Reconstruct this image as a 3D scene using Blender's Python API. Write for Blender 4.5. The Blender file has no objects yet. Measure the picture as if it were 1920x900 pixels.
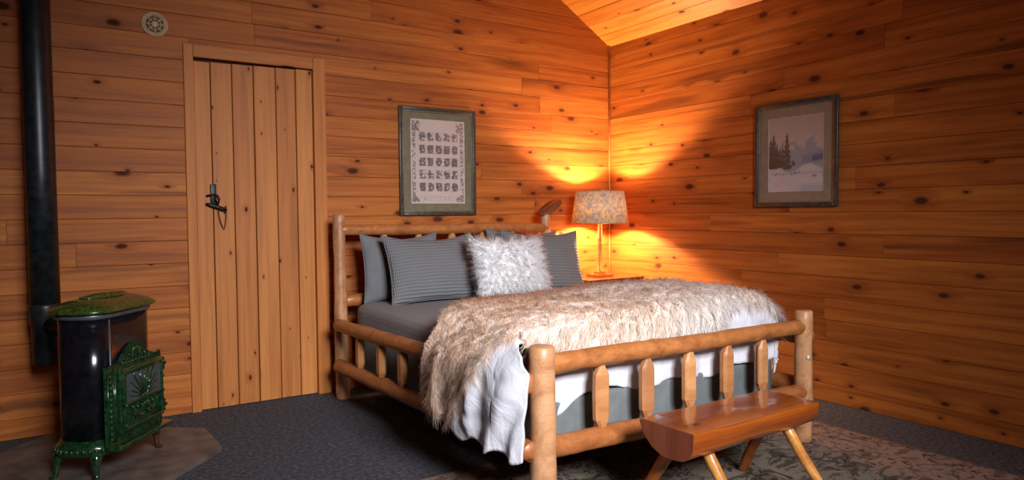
import bpy, bmesh, math, random
import numpy as np
from mathutils import Matrix, Vector, noise as mn
PI = math.pi
SC = bpy.context.scene
COL = SC.collection
random.seed(7)
RNG = np.random.default_rng(11)

# ------------------------------------------------------------------ camera
CAM_H = 1.2
yaw, pitch, roll = math.radians(33.27928), math.radians(2.26794), math.radians(-0.46800)
fw = Vector((math.cos(pitch)*math.sin(yaw), math.cos(pitch)*math.cos(yaw), -math.sin(pitch)))
r0 = Vector((math.cos(yaw), -math.sin(yaw), 0))
u0 = r0.cross(fw)
rt = math.cos(roll)*r0 + math.sin(roll)*u0
up = -math.sin(roll)*r0 + math.cos(roll)*u0
cam = bpy.data.objects.new('camera', bpy.data.cameras.new('camera'))
COL.objects.link(cam)
cam.matrix_world = Matrix(((rt.x, up.x, -fw.x, 0), (rt.y, up.y, -fw.y, 0), (rt.z, up.z, -fw.z, CAM_H), (0, 0, 0, 1)))
cam.data.sensor_fit = 'HORIZONTAL'
cam.data.sensor_width = 36
cam.data.lens = 1303.42/1920*36
cam.data.clip_start = 0.05
SC.camera = cam

# ------------------------------------------------------------------ dimensions
X0, Y0 = 4.0107, 4.5669            # right wall, back wall
XL, YF = -2.4, -1.6                # left wall, front wall
EAVE, SLOPE = 2.608, 0.612         # ceiling height at the right wall, rise per metre
RIDGE_X = 0.8
RIDGE_Z = EAVE + SLOPE*(X0-RIDGE_X)

# ------------------------------------------------------------------ light and exposure
SC.view_settings.view_transform = 'Standard'
SC.view_settings.look = 'None'
SC.view_settings.gamma = 1
SC.view_settings.use_curve_mapping = False
SC.view_settings.exposure = 0.0
world = bpy.data.worlds.new('world')
SC.world = world
world.use_nodes = True
world.node_tree.nodes['Background'].inputs[0].default_value = (0.62, 0.74, 1.0, 1)
world.node_tree.nodes['Background'].inputs[1].default_value = 0.6

def area(name, loc, target, sx, sy, power, col, spread=180):
    l = bpy.data.lights.new(name, 'AREA')
    l.shape = 'RECTANGLE'; l.size = sx; l.size_y = sy; l.energy = power; l.color = col
    l.spread = math.radians(spread)
    o = bpy.data.objects.new(name, l)
    o.location = loc
    o.rotation_euler = (Vector(target)-Vector(loc)).to_track_quat('-Z', 'Y').to_euler()
    COL.objects.link(o)
    return o
# daylight through the window of the front wall, behind the camera
area('daylight', (0.85, YF-.35, 2.75), (2.0, 3.3, 0.0), 1.5, 1.15, 94, (1.0, 0.98, 0.99), 64)
LAMP_W = 165.0
LAMP_COL = (1.0, 0.60, 0.30)
# ------------------------------------------------------------------ node helpers
class NT:
    def __init__(s, name):
        s.m = bpy.data.materials.new(name); s.m.use_nodes = True
        s.t = s.m.node_tree; s.t.nodes.clear()
        s.out = s.n('ShaderNodeOutputMaterial')
    def n(s, t, ins=None, **kw):
        x = s.t.nodes.new(t)
        for k, v in kw.items(): setattr(x, k, v)
        if ins:
            for k, v in ins.items(): s.put(x.inputs[k], v)
        return x
    def put(s, sock, v):
        if isinstance(v, bpy.types.NodeSocket): s.t.links.new(v, sock)
        elif isinstance(v, (tuple, list)) and len(v) == 3 and sock.type == 'RGBA': sock.default_value = (*v, 1)
        else: sock.default_value = v
    def math(s, op, a, b=0.0, c=None, clamp=False):
        ins = {0: a, 1: b}
        if c is not None: ins[2] = c
        return s.n('ShaderNodeMath', ins, operation=op, use_clamp=clamp).outputs[0]
    def mix(s, f, a, b, bt='MIX'):
        x = s.n('ShaderNodeMix', data_type='RGBA', blend_type=bt)
        s.put(x.inputs[0], f); s.put(x.inputs[6], a); s.put(x.inputs[7], b)
        return x.outputs[2]
    def noise(s, vec, scale, detail=3, rough=0.55, dist=0.0):
        return s.n('ShaderNodeTexNoise', {'Vector': vec, 'Scale': scale, 'Detail': detail, 'Roughness': rough, 'Distortion': dist}).outputs[0]
    def scale(s, vec, v, off=(0, 0, 0)):
        return s.n('ShaderNodeMapping', {'Vector': vec, 'Scale': v, 'Location': off}).outputs[0]
    def ramp(s, f, stops):
        r = s.n('ShaderNodeValToRGB', {0: f})
        el = r.color_ramp.elements
        while len(el) < len(stops): el.new(0.5)
        for e, (p, c) in zip(el, stops):
            e.position = p; e.color = (*c, 1) if len(c) == 3 else c
        return r.outputs[0]
    def mr(s, v, a, b, c=0.0, d=1.0):
        return s.n('ShaderNodeMapRange', {0: v, 1: a, 2: b, 3: c, 4: d}).outputs[0]
    def bsdf(s, color, rough=0.5, bump=None, bstr=0.3, bdist=0.01, **kw):
        b = s.n('ShaderNodeBsdfPrincipled', {'Base Color': color, 'Roughness': rough})
        for k, v in kw.items(): s.put(b.inputs[k.replace('_', ' ')], v)
        if bump is not None:
            bp = s.n('ShaderNodeBump', {'Height': bump, 'Strength': bstr, 'Distance': bdist})
            s.t.links.new(bp.outputs[0], b.inputs['Normal'])
        s.t.links.new(b.outputs[0], s.out.inputs[0])
        return b
    def oc(s):
        return s.n('ShaderNodeTexCoord').outputs['Object']

def wood(name, light, mid, dark, axis='X', knots=1.0, kscale=(2.6, 7.5), ksize=0.085, rough=0.42, streak=0.5, tone=(0.80, 1.12), coat=0.0, gfreq=26, knotcol=(0.075, 0.019, 0.007), spec=.5):
    """pine: grain along the local axis, dark knots, stained streaks; every piece gets its own cut and tone"""
    t = NT(name)
    oc = t.oc()
    info = t.n('ShaderNodeObjectInfo')
    rnd = info.outputs['Random']
    sep = t.n('ShaderNodeSeparateXYZ', {0: oc})
    X, Y, Z = sep.outputs
    if axis == 'Z': X, Y, Z = Z, X, Y
    if axis == 'Y': X, Y, Z = Y, X, Z
    X = t.math('ADD', X, t.math('MULTIPLY', rnd, 137.0))
    Yk = t.math('ADD', Y, t.math('MULTIPLY', rnd, 61.0))
    kv = t.n('ShaderNodeCombineXYZ', {0: t.math('MULTIPLY', X, kscale[0]), 1: t.math('MULTIPLY', Yk, kscale[1]), 2: t.math('MULTIPLY', Z, kscale[1]*0.5)}).outputs[0]
    vor = t.n('ShaderNodeTexVoronoi', {'Vector': kv, 'Scale': 1.0, 'Randomness': 0.95}, feature='F1', voronoi_dimensions='2D')
    d, cc = vor.outputs['Distance'], vor.outputs['Color']
    wob0 = t.noise(kv, 3.0, 2)
    cs = t.n('ShaderNodeSeparateColor', {0: cc})
    gate = t.math('GREATER_THAN', cs.outputs[0], 1.0-0.42*knots)
    rad = t.math('MULTIPLY', t.math('ADD', t.math('MULTIPLY', t.math('POWER', cs.outputs[1], 1.6), 1.25), 0.35), ksize)
    wob = t.math('MULTIPLY', t.math('SUBTRACT', t.noise(kv, 9.0, 2), 0.5), 0.05)
    dd = t.math('DIVIDE', t.math('ADD', d, wob), rad)
    knot = t.math('MULTIPLY', t.mr(dd, 0.6, 1.2, 1, 0), gate)
    halo = t.math('MULTIPLY', t.mr(dd, 1.0, 3.6, 1, 0), gate)
    # grain bends round the knots
    Yg = t.math('ADD', Yk, t.math('MULTIPLY', halo, 0.02))
    gv = t.n('ShaderNodeCombineXYZ', {0: t.math('MULTIPLY', X, 1.1), 1: t.math('MULTIPLY', Yg, gfreq), 2: t.math('MULTIPLY', Z, gfreq*0.6)}).outputs[0]
    g1 = t.noise(gv, 1.0, 4, 0.6, 0.4)
    gv2 = t.n('ShaderNodeCombineXYZ', {0: t.math('MULTIPLY', X, 5.0), 1: t.math('MULTIPLY', Yg, gfreq*6), 2: t.math('MULTIPLY', Z, gfreq*5)}).outputs[0]
    g2 = t.noise(gv2, 1.0, 2, 0.6)
    g = t.math('ADD', t.math('MULTIPLY', g1, 0.75), t.math('MULTIPLY', g2, 0.25))
    col = t.ramp(g, [(0.30, dark), (0.50, mid), (0.70, light)])
    sv = t.n('ShaderNodeCombineXYZ', {0: t.math('MULTIPLY', X, 0.7), 1: t.math('MULTIPLY', Yg, 11.0), 2: Z}).outputs[0]
    st = t.mr(t.noise(sv, 1.0, 2, 0.5, 0.6), 0.60, 0.72, 0, streak)
    col = t.mix(st, col, (dark[0]*0.55, dark[1]*0.6, dark[2]*0.8))
    col = t.mix(t.math('MULTIPLY', halo, 0.45), col, (dark[0]*0.8, dark[1]*0.6, dark[2]*0.5))
    col = t.mix(knot, col, knotcol)
    tn = t.mr(t.math('FRACT', t.math('MULTIPLY', rnd, 17.3)), 0, 1, tone[0], tone[1])
    col = t.mix(1.0, col, t.n('ShaderNodeCombineXYZ', {0: tn, 1: t.math('POWER', tn, 1.5), 2: t.math('POWER', tn, 1.8)}).outputs[0], 'MULTIPLY')
    t.bsdf(col, t.math('ADD', t.math('ADD', t.math('MULTIPLY', g, 0.2), rough-0.1), t.math('MULTIPLY', knot, .4)), t.math('SUBTRACT', g, t.math('MULTIPLY', knot, 0.4)), 0.25, 0.003, Specular_IOR_Level=spec, Coat_Weight=coat, Coat_Roughness=0.06)
    return t.m

M = {}
M['board'] = wood('pine_board', (0.53, 0.180, 0.032), (0.40, 0.118, 0.019), (0.23, 0.056, 0.008), knots=1.0, kscale=(3.9, 7.5), ksize=.112, tone=(0.84, 1.08), streak=.75, rough=.58, spec=.28)
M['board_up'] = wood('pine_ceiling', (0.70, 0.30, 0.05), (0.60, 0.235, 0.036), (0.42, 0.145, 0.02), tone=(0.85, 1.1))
M['door'] = wood('pine_door', (0.60, 0.240, 0.062), (0.50, 0.185, 0.044), (0.36, 0.120, 0.026), rough=.55, spec=.3, kscale=(4.5, 9), ksize=0.065, tone=(0.85, 1.05), streak=0.2)
M['casing'] = wood('pine_casing', (0.58, 0.215, 0.050), (0.48, 0.165, 0.036), (0.36, 0.110, 0.022), rough=.55, spec=.3, knots=0.35, kscale=(2, 9), tone=(0.9, 1.0), streak=0.15)
M['rail'] = wood('peeled_log_rail', (0.46, 0.180, 0.056), (0.36, 0.125, 0.035), (0.22, 0.066, 0.017), knots=0.9, kscale=(4, 9), ksize=0.10, tone=(0.88, 1.08), gfreq=22, rough=0.4)
M['post'] = wood('peeled_log_post', (0.61, 0.335, 0.175), (0.49, 0.240, 0.110), (0.30, 0.120, 0.046), knots=0.9, kscale=(4, 9), ksize=0.085, tone=(0.92, 1.05), gfreq=22, rough=0.42)
M['spindle'] = wood('hewn_spindle', (0.61, 0.295, 0.12), (0.50, 0.220, 0.080), (0.34, 0.125, 0.04), knots=0.8, kscale=(5, 9), ksize=0.10, tone=(0.85, 1.08), gfreq=22, rough=0.45)
M['bench'] = wood('varnished_halflog', (0.34, 0.082, 0.008), (0.26, 0.052, 0.005), (0.15, 0.026, 0.003), knots=0.7, kscale=(3, 8), ksize=0.09, tone=(0.97, 1.03), rough=0.24, coat=0.9)
M['bench_end'] = wood('bench_end_grain', (0.24, 0.062, 0.028), (0.19, 0.045, 0.020), (0.13, 0.028, 0.012), axis='Z', knots=0.0, tone=(0.98, 1.02), rough=0.4, coat=0.3)
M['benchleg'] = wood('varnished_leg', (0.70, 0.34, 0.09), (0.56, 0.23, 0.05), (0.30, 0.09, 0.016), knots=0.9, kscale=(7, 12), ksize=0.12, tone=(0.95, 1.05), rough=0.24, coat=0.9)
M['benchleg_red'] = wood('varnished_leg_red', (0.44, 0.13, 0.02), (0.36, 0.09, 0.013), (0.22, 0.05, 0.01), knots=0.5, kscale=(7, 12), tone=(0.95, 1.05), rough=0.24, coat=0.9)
M['darkwood'] = wood('mahogany', (0.27, 0.06, 0.02), (0.21, 0.04, 0.014), (0.13, 0.024, 0.01), knots=0.0, tone=(0.95, 1.05), rough=0.3, coat=0.4, streak=0.2)
M['slab'] = wood('dark_slice', (0.20, 0.06, 0.025), (0.15, 0.04, 0.018), (0.10, 0.025, 0.012), knots=0.0, tone=(0.95, 1.05), rough=0.4)

def simple(name, col, rough=0.5, nscale=40, namp=0.12, bump=0.0, bdist=0.002, **kw):
    t = NT(name)
    n = t.noise(t.oc(), nscale, 3)
    c2 = tuple(max(0, c*(1-namp*2)) for c in col)
    c3 = tuple(min(1, c*(1+namp*2)) for c in col)
    t.bsdf(t.ramp(n, [(0.3, c2), (0.7, c3)]), rough, n if bump else None, bump, bdist, **kw)
    return t.m
M['backing'] = simple('backing_boards', (0.05, 0.016, 0.006), 0.8)
M['iron'] = simple('black_iron', (0.02, 0.018, 0.018), 0.42, 120, 0.2, 0.3, Metallic=0.6)
M['cord'] = simple('dark_cord', (0.10, 0.045, 0.02), 0.7)
M['cream'] = simple('cream_plastic', (0.50, 0.36, 0.20), 0.5, 30, 0.1)
M['slot'] = simple('dark_slot', (0.12, 0.06, 0.02), 0.8)
M['pipe'] = simple('black_stovepipe', (0.016, 0.020, 0.023), 0.36, 25, 0.25, 0.15, 0.001, Metallic=0.3)
M['stove_black'] = simple('black_enamel', (0.006, 0.006, 0.008), 0.16, 30, 0.2)
M['stove_green'] = simple('green_enamel', (0.008, 0.034, 0.011), 0.16, 60, 0.35, 0.25, 0.002, Coat_Weight=0.6, Coat_Roughness=0.06)
M['stove_olive'] = simple('olive_enamel', (0.035, 0.055, 0.010), 0.2, 60, 0.35, 0.2, 0.002, Coat_Weight=0.5, Coat_Roughness=0.08)
M['steel'] = simple('grey_trim', (0.10, 0.115, 0.125), 0.35, 30, 0.1, Metallic=0.4)
M['bronze'] = simple('worn_bronze', (0.11, 0.06, 0.03), 0.4, 80, 0.3, 0.3, Metallic=0.6)
M['dark_inside'] = simple('dark_firebox', (0.01, 0.01, 0.01), 0.8)
M['slate'] = simple('slate_hearth', (0.105, 0.083, 0.070), 0.55, 9, 0.22, 0.3, 0.003)
M['brass'] = simple('aged_brass', (0.55, 0.33, 0.10), 0.28, 30, 0.1, Metallic=0.9)
M['frame'] = simple('pewter_frame', (0.075, 0.062, 0.046), 0.35, 60, 0.25, 0.15, Metallic=0.3)
M['frame_in'] = simple('pewter_slip', (0.17, 0.145, 0.11), 0.35, 60, 0.15, Metallic=0.3)
M['mat1'] = simple('sage_mat', (0.185, 0.165, 0.095), 0.75, 20, 0.06)
M['mat2'] = simple('taupe_mat', (0.28, 0.225, 0.165), 0.75, 20, 0.06)
M['ivory'] = simple('ivory_bevel', (0.65, 0.58, 0.48), 0.7)
M['plaster'] = simple('frame_paint', (0.5, 0.3, 0.15), 0.6)
M['skirt'] = simple('grey_skirt', (0.135, 0.150, 0.150), 0.9, 14, 0.06)
M['greysmooth'] = simple('grey_percale', (0.13, 0.135, 0.143), 0.9, 10, 0.05, 0.15, 0.004)

def glassy(name, tint=(1, 1, 1), amount=0.06, rough=0.02):
    t = NT(name)
    tr = t.n('ShaderNodeBsdfTransparent', {0: tint})
    gl = t.n('ShaderNodeBsdfGlossy', {0: (1, 1, 1), 'Roughness': rough})
    mx = t.n('ShaderNodeMixShader', {0: amount})
    t.t.links.new(tr.outputs[0], mx.inputs[1]); t.t.links.new(gl.outputs[0], mx.inputs[2])
    t.t.links.new(mx.outputs[0], t.out.inputs[0])
    return t.m
M['pane'] = glassy('window_glass', (0.97, 0.98, 1.0), 0.05)
M['picglass'] = glassy('picture_glass', (0.97, 0.97, 0.97), 0.02, 0.12)
M['crystal'] = glassy('crystal_stem', (0.95, 0.85, 0.65), 0.25, 0.08)

def vcol(name, rough=0.7, **kw):
    t = NT(name)
    a = t.n('ShaderNodeAttribute', attribute_name='paint')
    t.bsdf(a.outputs['Color'], rough, **kw)
    return t.m
M['print'] = vcol('printed_sheet', 0.7)
t = NT('fur_strands')
a = t.n('ShaderNodeAttribute', attribute_name='paint').outputs['Color']
d1 = t.n('ShaderNodeBsdfDiffuse', {0: a}); d2 = t.n('ShaderNodeBsdfTranslucent', {0: a})
mx = t.n('ShaderNodeMixShader', {0: 0.40})
t.t.links.new(d1.outputs[0], mx.inputs[1]); t.t.links.new(d2.outputs[0], mx.inputs[2]); t.t.links.new(mx.outputs[0], t.out.inputs[0])
M['fur'] = t.m

# carpet, rug, white cotton, waffle weave
t = NT('slate_carpet')
oc = t.oc()
a = t.noise(oc, 45, 4, 0.7); b = t.noise(oc, 260, 2, 0.6)
f = t.math('ADD', t.math('MULTIPLY', a, 0.55), t.math('MULTIPLY', b, 0.45))
t.bsdf(t.ramp(f, [(0.40, (0.013, 0.013, 0.017)), (0.50, (0.035, 0.035, 0.044)), (0.60, (0.11, 0.105, 0.128))]), 0.95, f, 1.0, 0.008)
M['carpet'] = t.m
t = NT('floral_rug')
oc = t.oc()
w = t.n('ShaderNodeTexNoise', {'Vector': oc, 'Scale': 3.2, 'Detail': 2})
wv = t.mix(0.16, oc, w.outputs['Color'])
v1 = t.noise(t.scale(wv, (9, 15, 1)), 1.0, 4, 0.62, 1.6)
v2 = t.noise(t.scale(wv, (16, 11, 1), (4, 7, 0)), 1.0, 3, 0.6, 2.2)
leaf = t.math('MULTIPLY', t.mr(v1, 0.50, 0.56), 1.0)
dark = t.mr(v2, 0.57, 0.62)
sx = t.n('ShaderNodeSeparateXYZ', {0: oc})
ctr = t.math('MULTIPLY', t.mr(sx.outputs[0], 0.72, 0.80, 1, 0), t.mr(sx.outputs[1], 1.52, 1.60, 1, 0))
base = t.mix(ctr, (0.22, 0.138, 0.102), (0.165, 0.132, 0.095))
lc = t.mix(ctr, (0.095, 0.057, 0.040), (0.045, 0.038, 0.023))
c = t.mix(leaf, base, lc)
c = t.mix(dark, c, (0.016, 0.011, 0.010))
pale = t.mr(t.noise(t.scale(wv, (20, 26, 1), (9, 2, 0)), 1.0, 2, 0.5, 1.2), 0.62, 0.66)
c = t.mix(t.math('MULTIPLY', pale, 0.7), c, (0.22, 0.16, 0.115))
t.bsdf(c, 0.95, t.noise(oc, 300, 2), 0.6, 0.004)
M['rug'] = t.m
t = NT('rug_edge')
t.bsdf((0.10, 0.05, 0.03), 0.9)
M['rug_edge'] = t.m
t = NT('white_cotton')
oc = t.oc()
n1 = t.noise(oc, 9, 3, 0.6, 0.8)
t.bsdf((0.63, 0.63, 0.68), 0.85, n1, 0.5, 0.02)
M['cotton'] = t.m

def waffle(name, col, axes, period=0.021, fine=0.011, amp=1.0, fx=0.35):
    t = NT(name)
    oc = t.oc()
    s = t.n('ShaderNodeSeparateXYZ', {0: oc})
    A = s.outputs[axes[0]]; B = s.outputs[axes[1]]
    wob = t.math('MULTIPLY', t.noise(oc, 7, 2), 0.012)
    ra = t.math('SINE', t.math('MULTIPLY', t.math('ADD', A, wob), 2*PI/fine))
    rb = t.math('SINE', t.math('MULTIPLY', t.math('ADD', B, wob), 2*PI/period))
    rb2 = t.math('SINE', t.math('MULTIPLY', t.math('ADD', B, wob), 2*PI/(period*0.5)))
    h = t.math('ADD', t.math('ADD', t.math('MULTIPLY', rb, 0.5), t.math('MULTIPLY', rb2, 0.12)), t.math('MULTIPLY', ra, fx))
    cr = t.ramp(t.mr(h, -0.8, 0.8), [(0.1, tuple(c*0.78 for c in col)), (0.8, tuple(c*1.10 for c in col))])
    t.bsdf(cr, 0.92, h, amp, 0.004)
    return t.m
M['waffle'] = waffle('grey_waffle_cotton', (0.165, 0.168, 0.174), (0, 1))
M['blanket'] = waffle('grey_ribbed_blanket', (0.235, 0.225, 0.230), (2, 1), 0.016, 0.03, 0.8, 0.12)

# lamp shade: printed fabric lit from inside
t = NT('paisley_shade')
oc = t.oc()
vz = t.n('ShaderNodeTexVoronoi', {'Vector': t.mix(0.12, oc, t.n('ShaderNodeTexNoise', {'Vector': oc, 'Scale': 22.0}).outputs['Color']), 'Scale': 46.0}, feature='DISTANCE_TO_EDGE').outputs[0]
n2 = t.noise(oc, 34, 3, 0.6, 1.5)
n3 = t.noise(t.scale(oc, (1, 1, 1), (5, 3, 1)), 24, 2, 0.5, 1.0)
c = t.mix(t.mr(n2, 0.47, 0.55), (0.62, 0.50, 0.33), (0.33, 0.33, 0.36))
c = t.mix(t.mr(n3, 0.56, 0.62), c, (0.72, 0.52, 0.22))
c = t.mix(t.mr(vz, 0.0, 0.010, .8, 0), c, (0.14, 0.11, 0.09))
d1 = t.n('ShaderNodeBsdfDiffuse', {0: c})
d2 = t.n('ShaderNodeBsdfTranslucent', {0: t.mix(0.3, c, (0.6, 0.5, 0.35))})
mx = t.n('ShaderNodeMixShader', {0: 0.10})
t.t.links.new(d1.outputs[0], mx.inputs[1]); t.t.links.new(d2.outputs[0], mx.inputs[2]); t.t.links.new(mx.outputs[0], t.out.inputs[0])
M['shade'] = t.m
t = NT('warm_bulb')
e = t.n('ShaderNodeEmission', {0: (1.0, 0.62, 0.25), 1: 30.0})
t.t.links.new(e.outputs[0], t.out.inputs[0])
M['bulb'] = t.m

# ------------------------------------------------------------------ mesh helpers
def link(name, me, mat=None, parent=None, mw=None):
    o = bpy.data.objects.new(name, me)
    COL.objects.link(o)
    if mat is not None:
        for m in (mat if isinstance(mat, (list, tuple)) else [mat]): me.materials.append(m)
    if parent is not None: o.parent = parent
    if mw is not None: o.matrix_world = mw if parent is None else mw
    if parent is not None and mw is not None: o.matrix_local = parent.matrix_world.inverted() @ mw if False else mw
    return o
def mesh(vs, fs, smooth=True, mats=None):
    me = bpy.data.meshes.new('m')
    me.from_pydata([tuple(v) for v in vs], [], [tuple(f) for f in fs])
    me.validate(); me.update()
    if smooth: me.polygons.foreach_set('use_smooth', [True]*len(me.polygons))
    if mats: me.polygons.foreach_set('material_index', mats)
    return me
def fast_mesh(V, F, smooth=False):
    """V (n,3) F (m,k) numpy"""
    me = bpy.data.meshes.new('m')
    k = F.shape[1]
    me.vertices.add(len(V)); me.vertices.foreach_set('co', V.astype(np.float32).ravel())
    me.loops.add(F.size); me.loops.foreach_set('vertex_index', F.astype(np.int32).ravel())
    me.polygons.add(len(F)); me.polygons.foreach_set('loop_start', np.arange(0, F.size, k, dtype=np.int32))
    me.update(calc_edges=True)
    me.polygons.foreach_set('use_smooth', np.full(len(F), smooth))
    return me
def paint(me, cols):
    at = me.color_attributes.new('paint', 'FLOAT_COLOR', 'POINT')
    c = np.ones((len(me.vertices), 4), np.float32); c[:, :3] = cols
    at.data.foreach_set('color', c.ravel())
def tag(o, label=None, cat=None, group=None, kind=None):
    if label: o['label'] = label
    if cat: o['category'] = cat
    if group: o['group'] = group
    if kind: o['kind'] = kind
    return o
def empty(name, loc=(0, 0, 0), mw=None):
    o = bpy.data.objects.new(name, None)
    COL.objects.link(o)
    if mw is not None: o.matrix_world = mw
    else: o.location = loc
    o.empty_display_size = 0.1
    return o
class G:
    """collects pieces of one mesh"""
    def __init__(s): s.v = []; s.f = []; s.mi = []; s.cur = 0
    def add(s, vs, fs):
        b = len(s.v); s.v += [tuple(v) for v in vs]; s.f += [tuple(i+b for i in f) for f in fs]; s.mi += [s.cur]*len(fs)
        return s
    def build(s, name, mat, parent=None, smooth=True, mw=None):
        return link(name, mesh(s.v, s.f, smooth, s.mi), mat, parent, mw)
def box(x0, x1, y0, y1, z0, z1, c=0.0):
    bm = bmesh.new()
    bmesh.ops.create_cube(bm, size=1)
    for v in bm.verts:
        v.co = Vector(((x0+x1)/2+v.co.x*(x1-x0), (y0+y1)/2+v.co.y*(y1-y0), (z0+z1)/2+v.co.z*(z1-z0)))
    if c: bmesh.ops.bevel(bm, geom=list(bm.edges), offset=c, segments=2, affect='EDGES', profile=0.5)
    r = ([v.co.copy() for v in bm.verts], [[v.index for v in f.verts] for f in bm.faces])
    bm.verts.index_update()
    r = ([v.co.copy() for v in bm.verts], [[v.index for v in f.verts] for f in bm.faces])
    bm.free()
    return r
def tube(path, rad, seg=12, cap=True, squash=None, jit=0.0, seed=0, flat_ends=True):
    """tube along a list of points with a radius at each"""
    P = [Vector(p) for p in path]
    if not isinstance(rad, (list, tuple)): rad = [rad]*len(P)
    vs, fs = [], []
    T0 = (P[1]-P[0]).normalized()
    ref = Vector((0, 0, 1)) if abs(T0.z) < 0.9 else Vector((1, 0, 0))
    N = (ref - T0*ref.dot(T0)).normalized()
    for i, p in enumerate(P):
        T = (P[min(i+1, len(P)-1)]-P[max(i-1, 0)]).normalized()
        N = (N - T*N.dot(T)).normalized(); B = T.cross(N)
        for k in range(seg):
            a = 2*PI*k/seg
            r = rad[i]
            if jit: r *= 1+jit*mn.noise(Vector((math.cos(a)*1.3+seed*7.1, math.sin(a)*1.3, i*0.55+seed*3.3)))
            n, b = math.cos(a)*r, math.sin(a)*r
            if squash: b *= squash
            vs.append(p+N*n+B*b)
    for i in range(len(P)-1):
        for k in range(seg):
            k2 = (k+1) % seg
            fs.append((i*seg+k, i*seg+k2, (i+1)*seg+k2, (i+1)*seg+k))
    if cap:
        fs.append(tuple(range(seg))[::-1]); fs.append(tuple((len(P)-1)*seg+k for k in range(seg)))
    return vs, fs
def ring(c, R, r, n=32, m=8, axis='z', ex=1.0):
    vs, fs = [], []
    for i in range(n):
        a = 2*PI*i/n
        for j in range(m):
            b = 2*PI*j/m
            d = R+r*math.cos(b)
            p = (d*math.cos(a)*ex, d*math.sin(a), r*math.sin(b))
            if axis == 'y': p = (p[0], p[2], p[1])
            if axis == 'x': p = (p[2], p[0], p[1])
            vs.append((c[0]+p[0], c[1]+p[1], c[2]+p[2]))
    for i in range(n):
        for j in range(m):
            fs.append((i*m+j, ((i+1) % n)*m+j, ((i+1) % n)*m+(j+1) % m, i*m+(j+1) % m))
    return vs, fs
def lathe(c, prof, seg=32, close=True, ang0=0):
    vs, fs = [], []
    n = len(prof)
    for i in range(seg):
        a = 2*PI*i/seg+ang0
        for r, z in prof: vs.append((c[0]+r*math.cos(a), c[1]+r*math.sin(a), c[2]+z))
    for i in range(seg):
        for j in range(n-1):
            fs.append((i*n+j, ((i+1) % seg)*n+j, ((i+1) % seg)*n+j+1, i*n+j+1))
    if close:
        fs.append(tuple(i*n for i in range(seg))[::-1]); fs.append(tuple(i*n+n-1 for i in range(seg)))
    return vs, fs
def prism(poly, z0, z1):
    n = len(poly)
    vs = [(x, y, z0) for x, y in poly]+[(x, y, z1) for x, y in poly]
    fs = [tuple(range(n))[::-1], tuple(range(n, 2*n))]+[(i, (i+1) % n, n+(i+1) % n, n+i) for i in range(n)]
    return vs, fs
def ball(c, r, seg=10, rings=6, sc=(1, 1, 1)):
    prof = [(max(r*math.sin(PI*i/rings), 1e-4), -r*math.cos(PI*i/rings)) for i in range(rings+1)]
    vs, fs = lathe((0, 0, 0), prof, seg)
    return [(c[0]+v[0]*sc[0], c[1]+v[1]*sc[1], c[2]+v[2]*sc[2]) for v in vs], fs

def board_geo(L, W, T, g=0.0006, ch=0.0024):
    """tongue and groove board: length on X, width on Y, face towards +Z, chamfered long edges"""
    yz = [(g, 0), (W-g, 0), (W-g, T-ch), (W-g-ch*0.8, T), (g+ch*0.8, T), (g, T-ch)]
    e = 0.0008
    vs = [(e, y, z) for y, z in yz]+[(L-e, y, z) for y, z in yz]
    fs = [tuple(range(6)), tuple(range(6, 12))[::-1]]+[(i, 6+i, 6+(i+1) % 6, (i+1) % 6) for i in range(6)]
    return vs, fs
def board(parent, origin, R, L, W, mat, T=0.015, name='board', lift=None):
    lift = random.uniform(-0.0012, 0.0012) if lift is None else lift
    vs, fs = board_geo(L, W, T+lift)
    mw = Matrix.Translation(origin) @ R
    return link(name, mesh(vs, fs, False), mat, parent, mw)
def rows_split(a, b, lo=1.8, hi=4.2):
    out, x = [], a
    first = True
    while x < b-0.01:
        L = random.uniform(lo, hi)*(0.6 if first else 1); first = False
        if b-(x+L) < 0.5: L = b-x
        out.append((x, min(x+L, b))); x += L
    return out
def axes(x, y, z):
    return Matrix((x, y, z)).transposed().to_4x4()

# ------------------------------------------------------------------ the room
def struct(name, geo, mat, label, cat, smooth=False):
    g = G()
    for q in (geo if isinstance(geo, list) else [geo]): g.add(*q)
    return tag(g.build(name, mat, None, smooth), label, cat, kind='structure')
flr = struct('floor', box(XL-.1, X0+.1, YF-.1, Y0+.1, -0.1, 0), M['carpet'], 'dark slate blue fitted carpet between bed and plank walls', 'floor')

ROWH = 0.1345
Z_OFF = 0.1065 - ROWH
def ceil_z(x):
    return EAVE+SLOPE*(X0-x) if x > RIDGE_X else RIDGE_Z-SLOPE*(RIDGE_X-x)
# back wall (the gable wall with the door)
DX0, DX1, DZ = 0.716, 1.437, 2.146      # door opening
WT = 0.015                               # board thickness; faces stand at Y0 and X0
wb = struct('wall_back', [prism([(XL, Y0+WT), (DX0-.03, Y0+WT), (DX0-.03, Y0+.12), (XL, Y0+.12)], 0, 2.9),
                          prism([(DX1+.03, Y0+WT), (X0+.12, Y0+WT), (X0+.12, Y0+.12), (DX1+.03, Y0+.12)], 0, 2.9),
                          prism([(DX0-.03, Y0+WT), (DX1+.03, Y0+WT), (DX1+.03, Y0+.12), (DX0-.03, Y0+.12)], DZ+.02, 2.9),
                          prism([(XL, Y0+WT), (X0-.4, Y0+WT), (X0-.4, Y0+.12), (XL, Y0+.12)], 2.9, 4.7)],
            M['backing'], 'gable wall of knotty orange pine boards around the plank door', 'wall')
RA = axes((1, 0, 0), (0, 0, 1), (0, -1, 0))
nrow = int((RIDGE_Z-Z_OFF)/ROWH)+1
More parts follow.
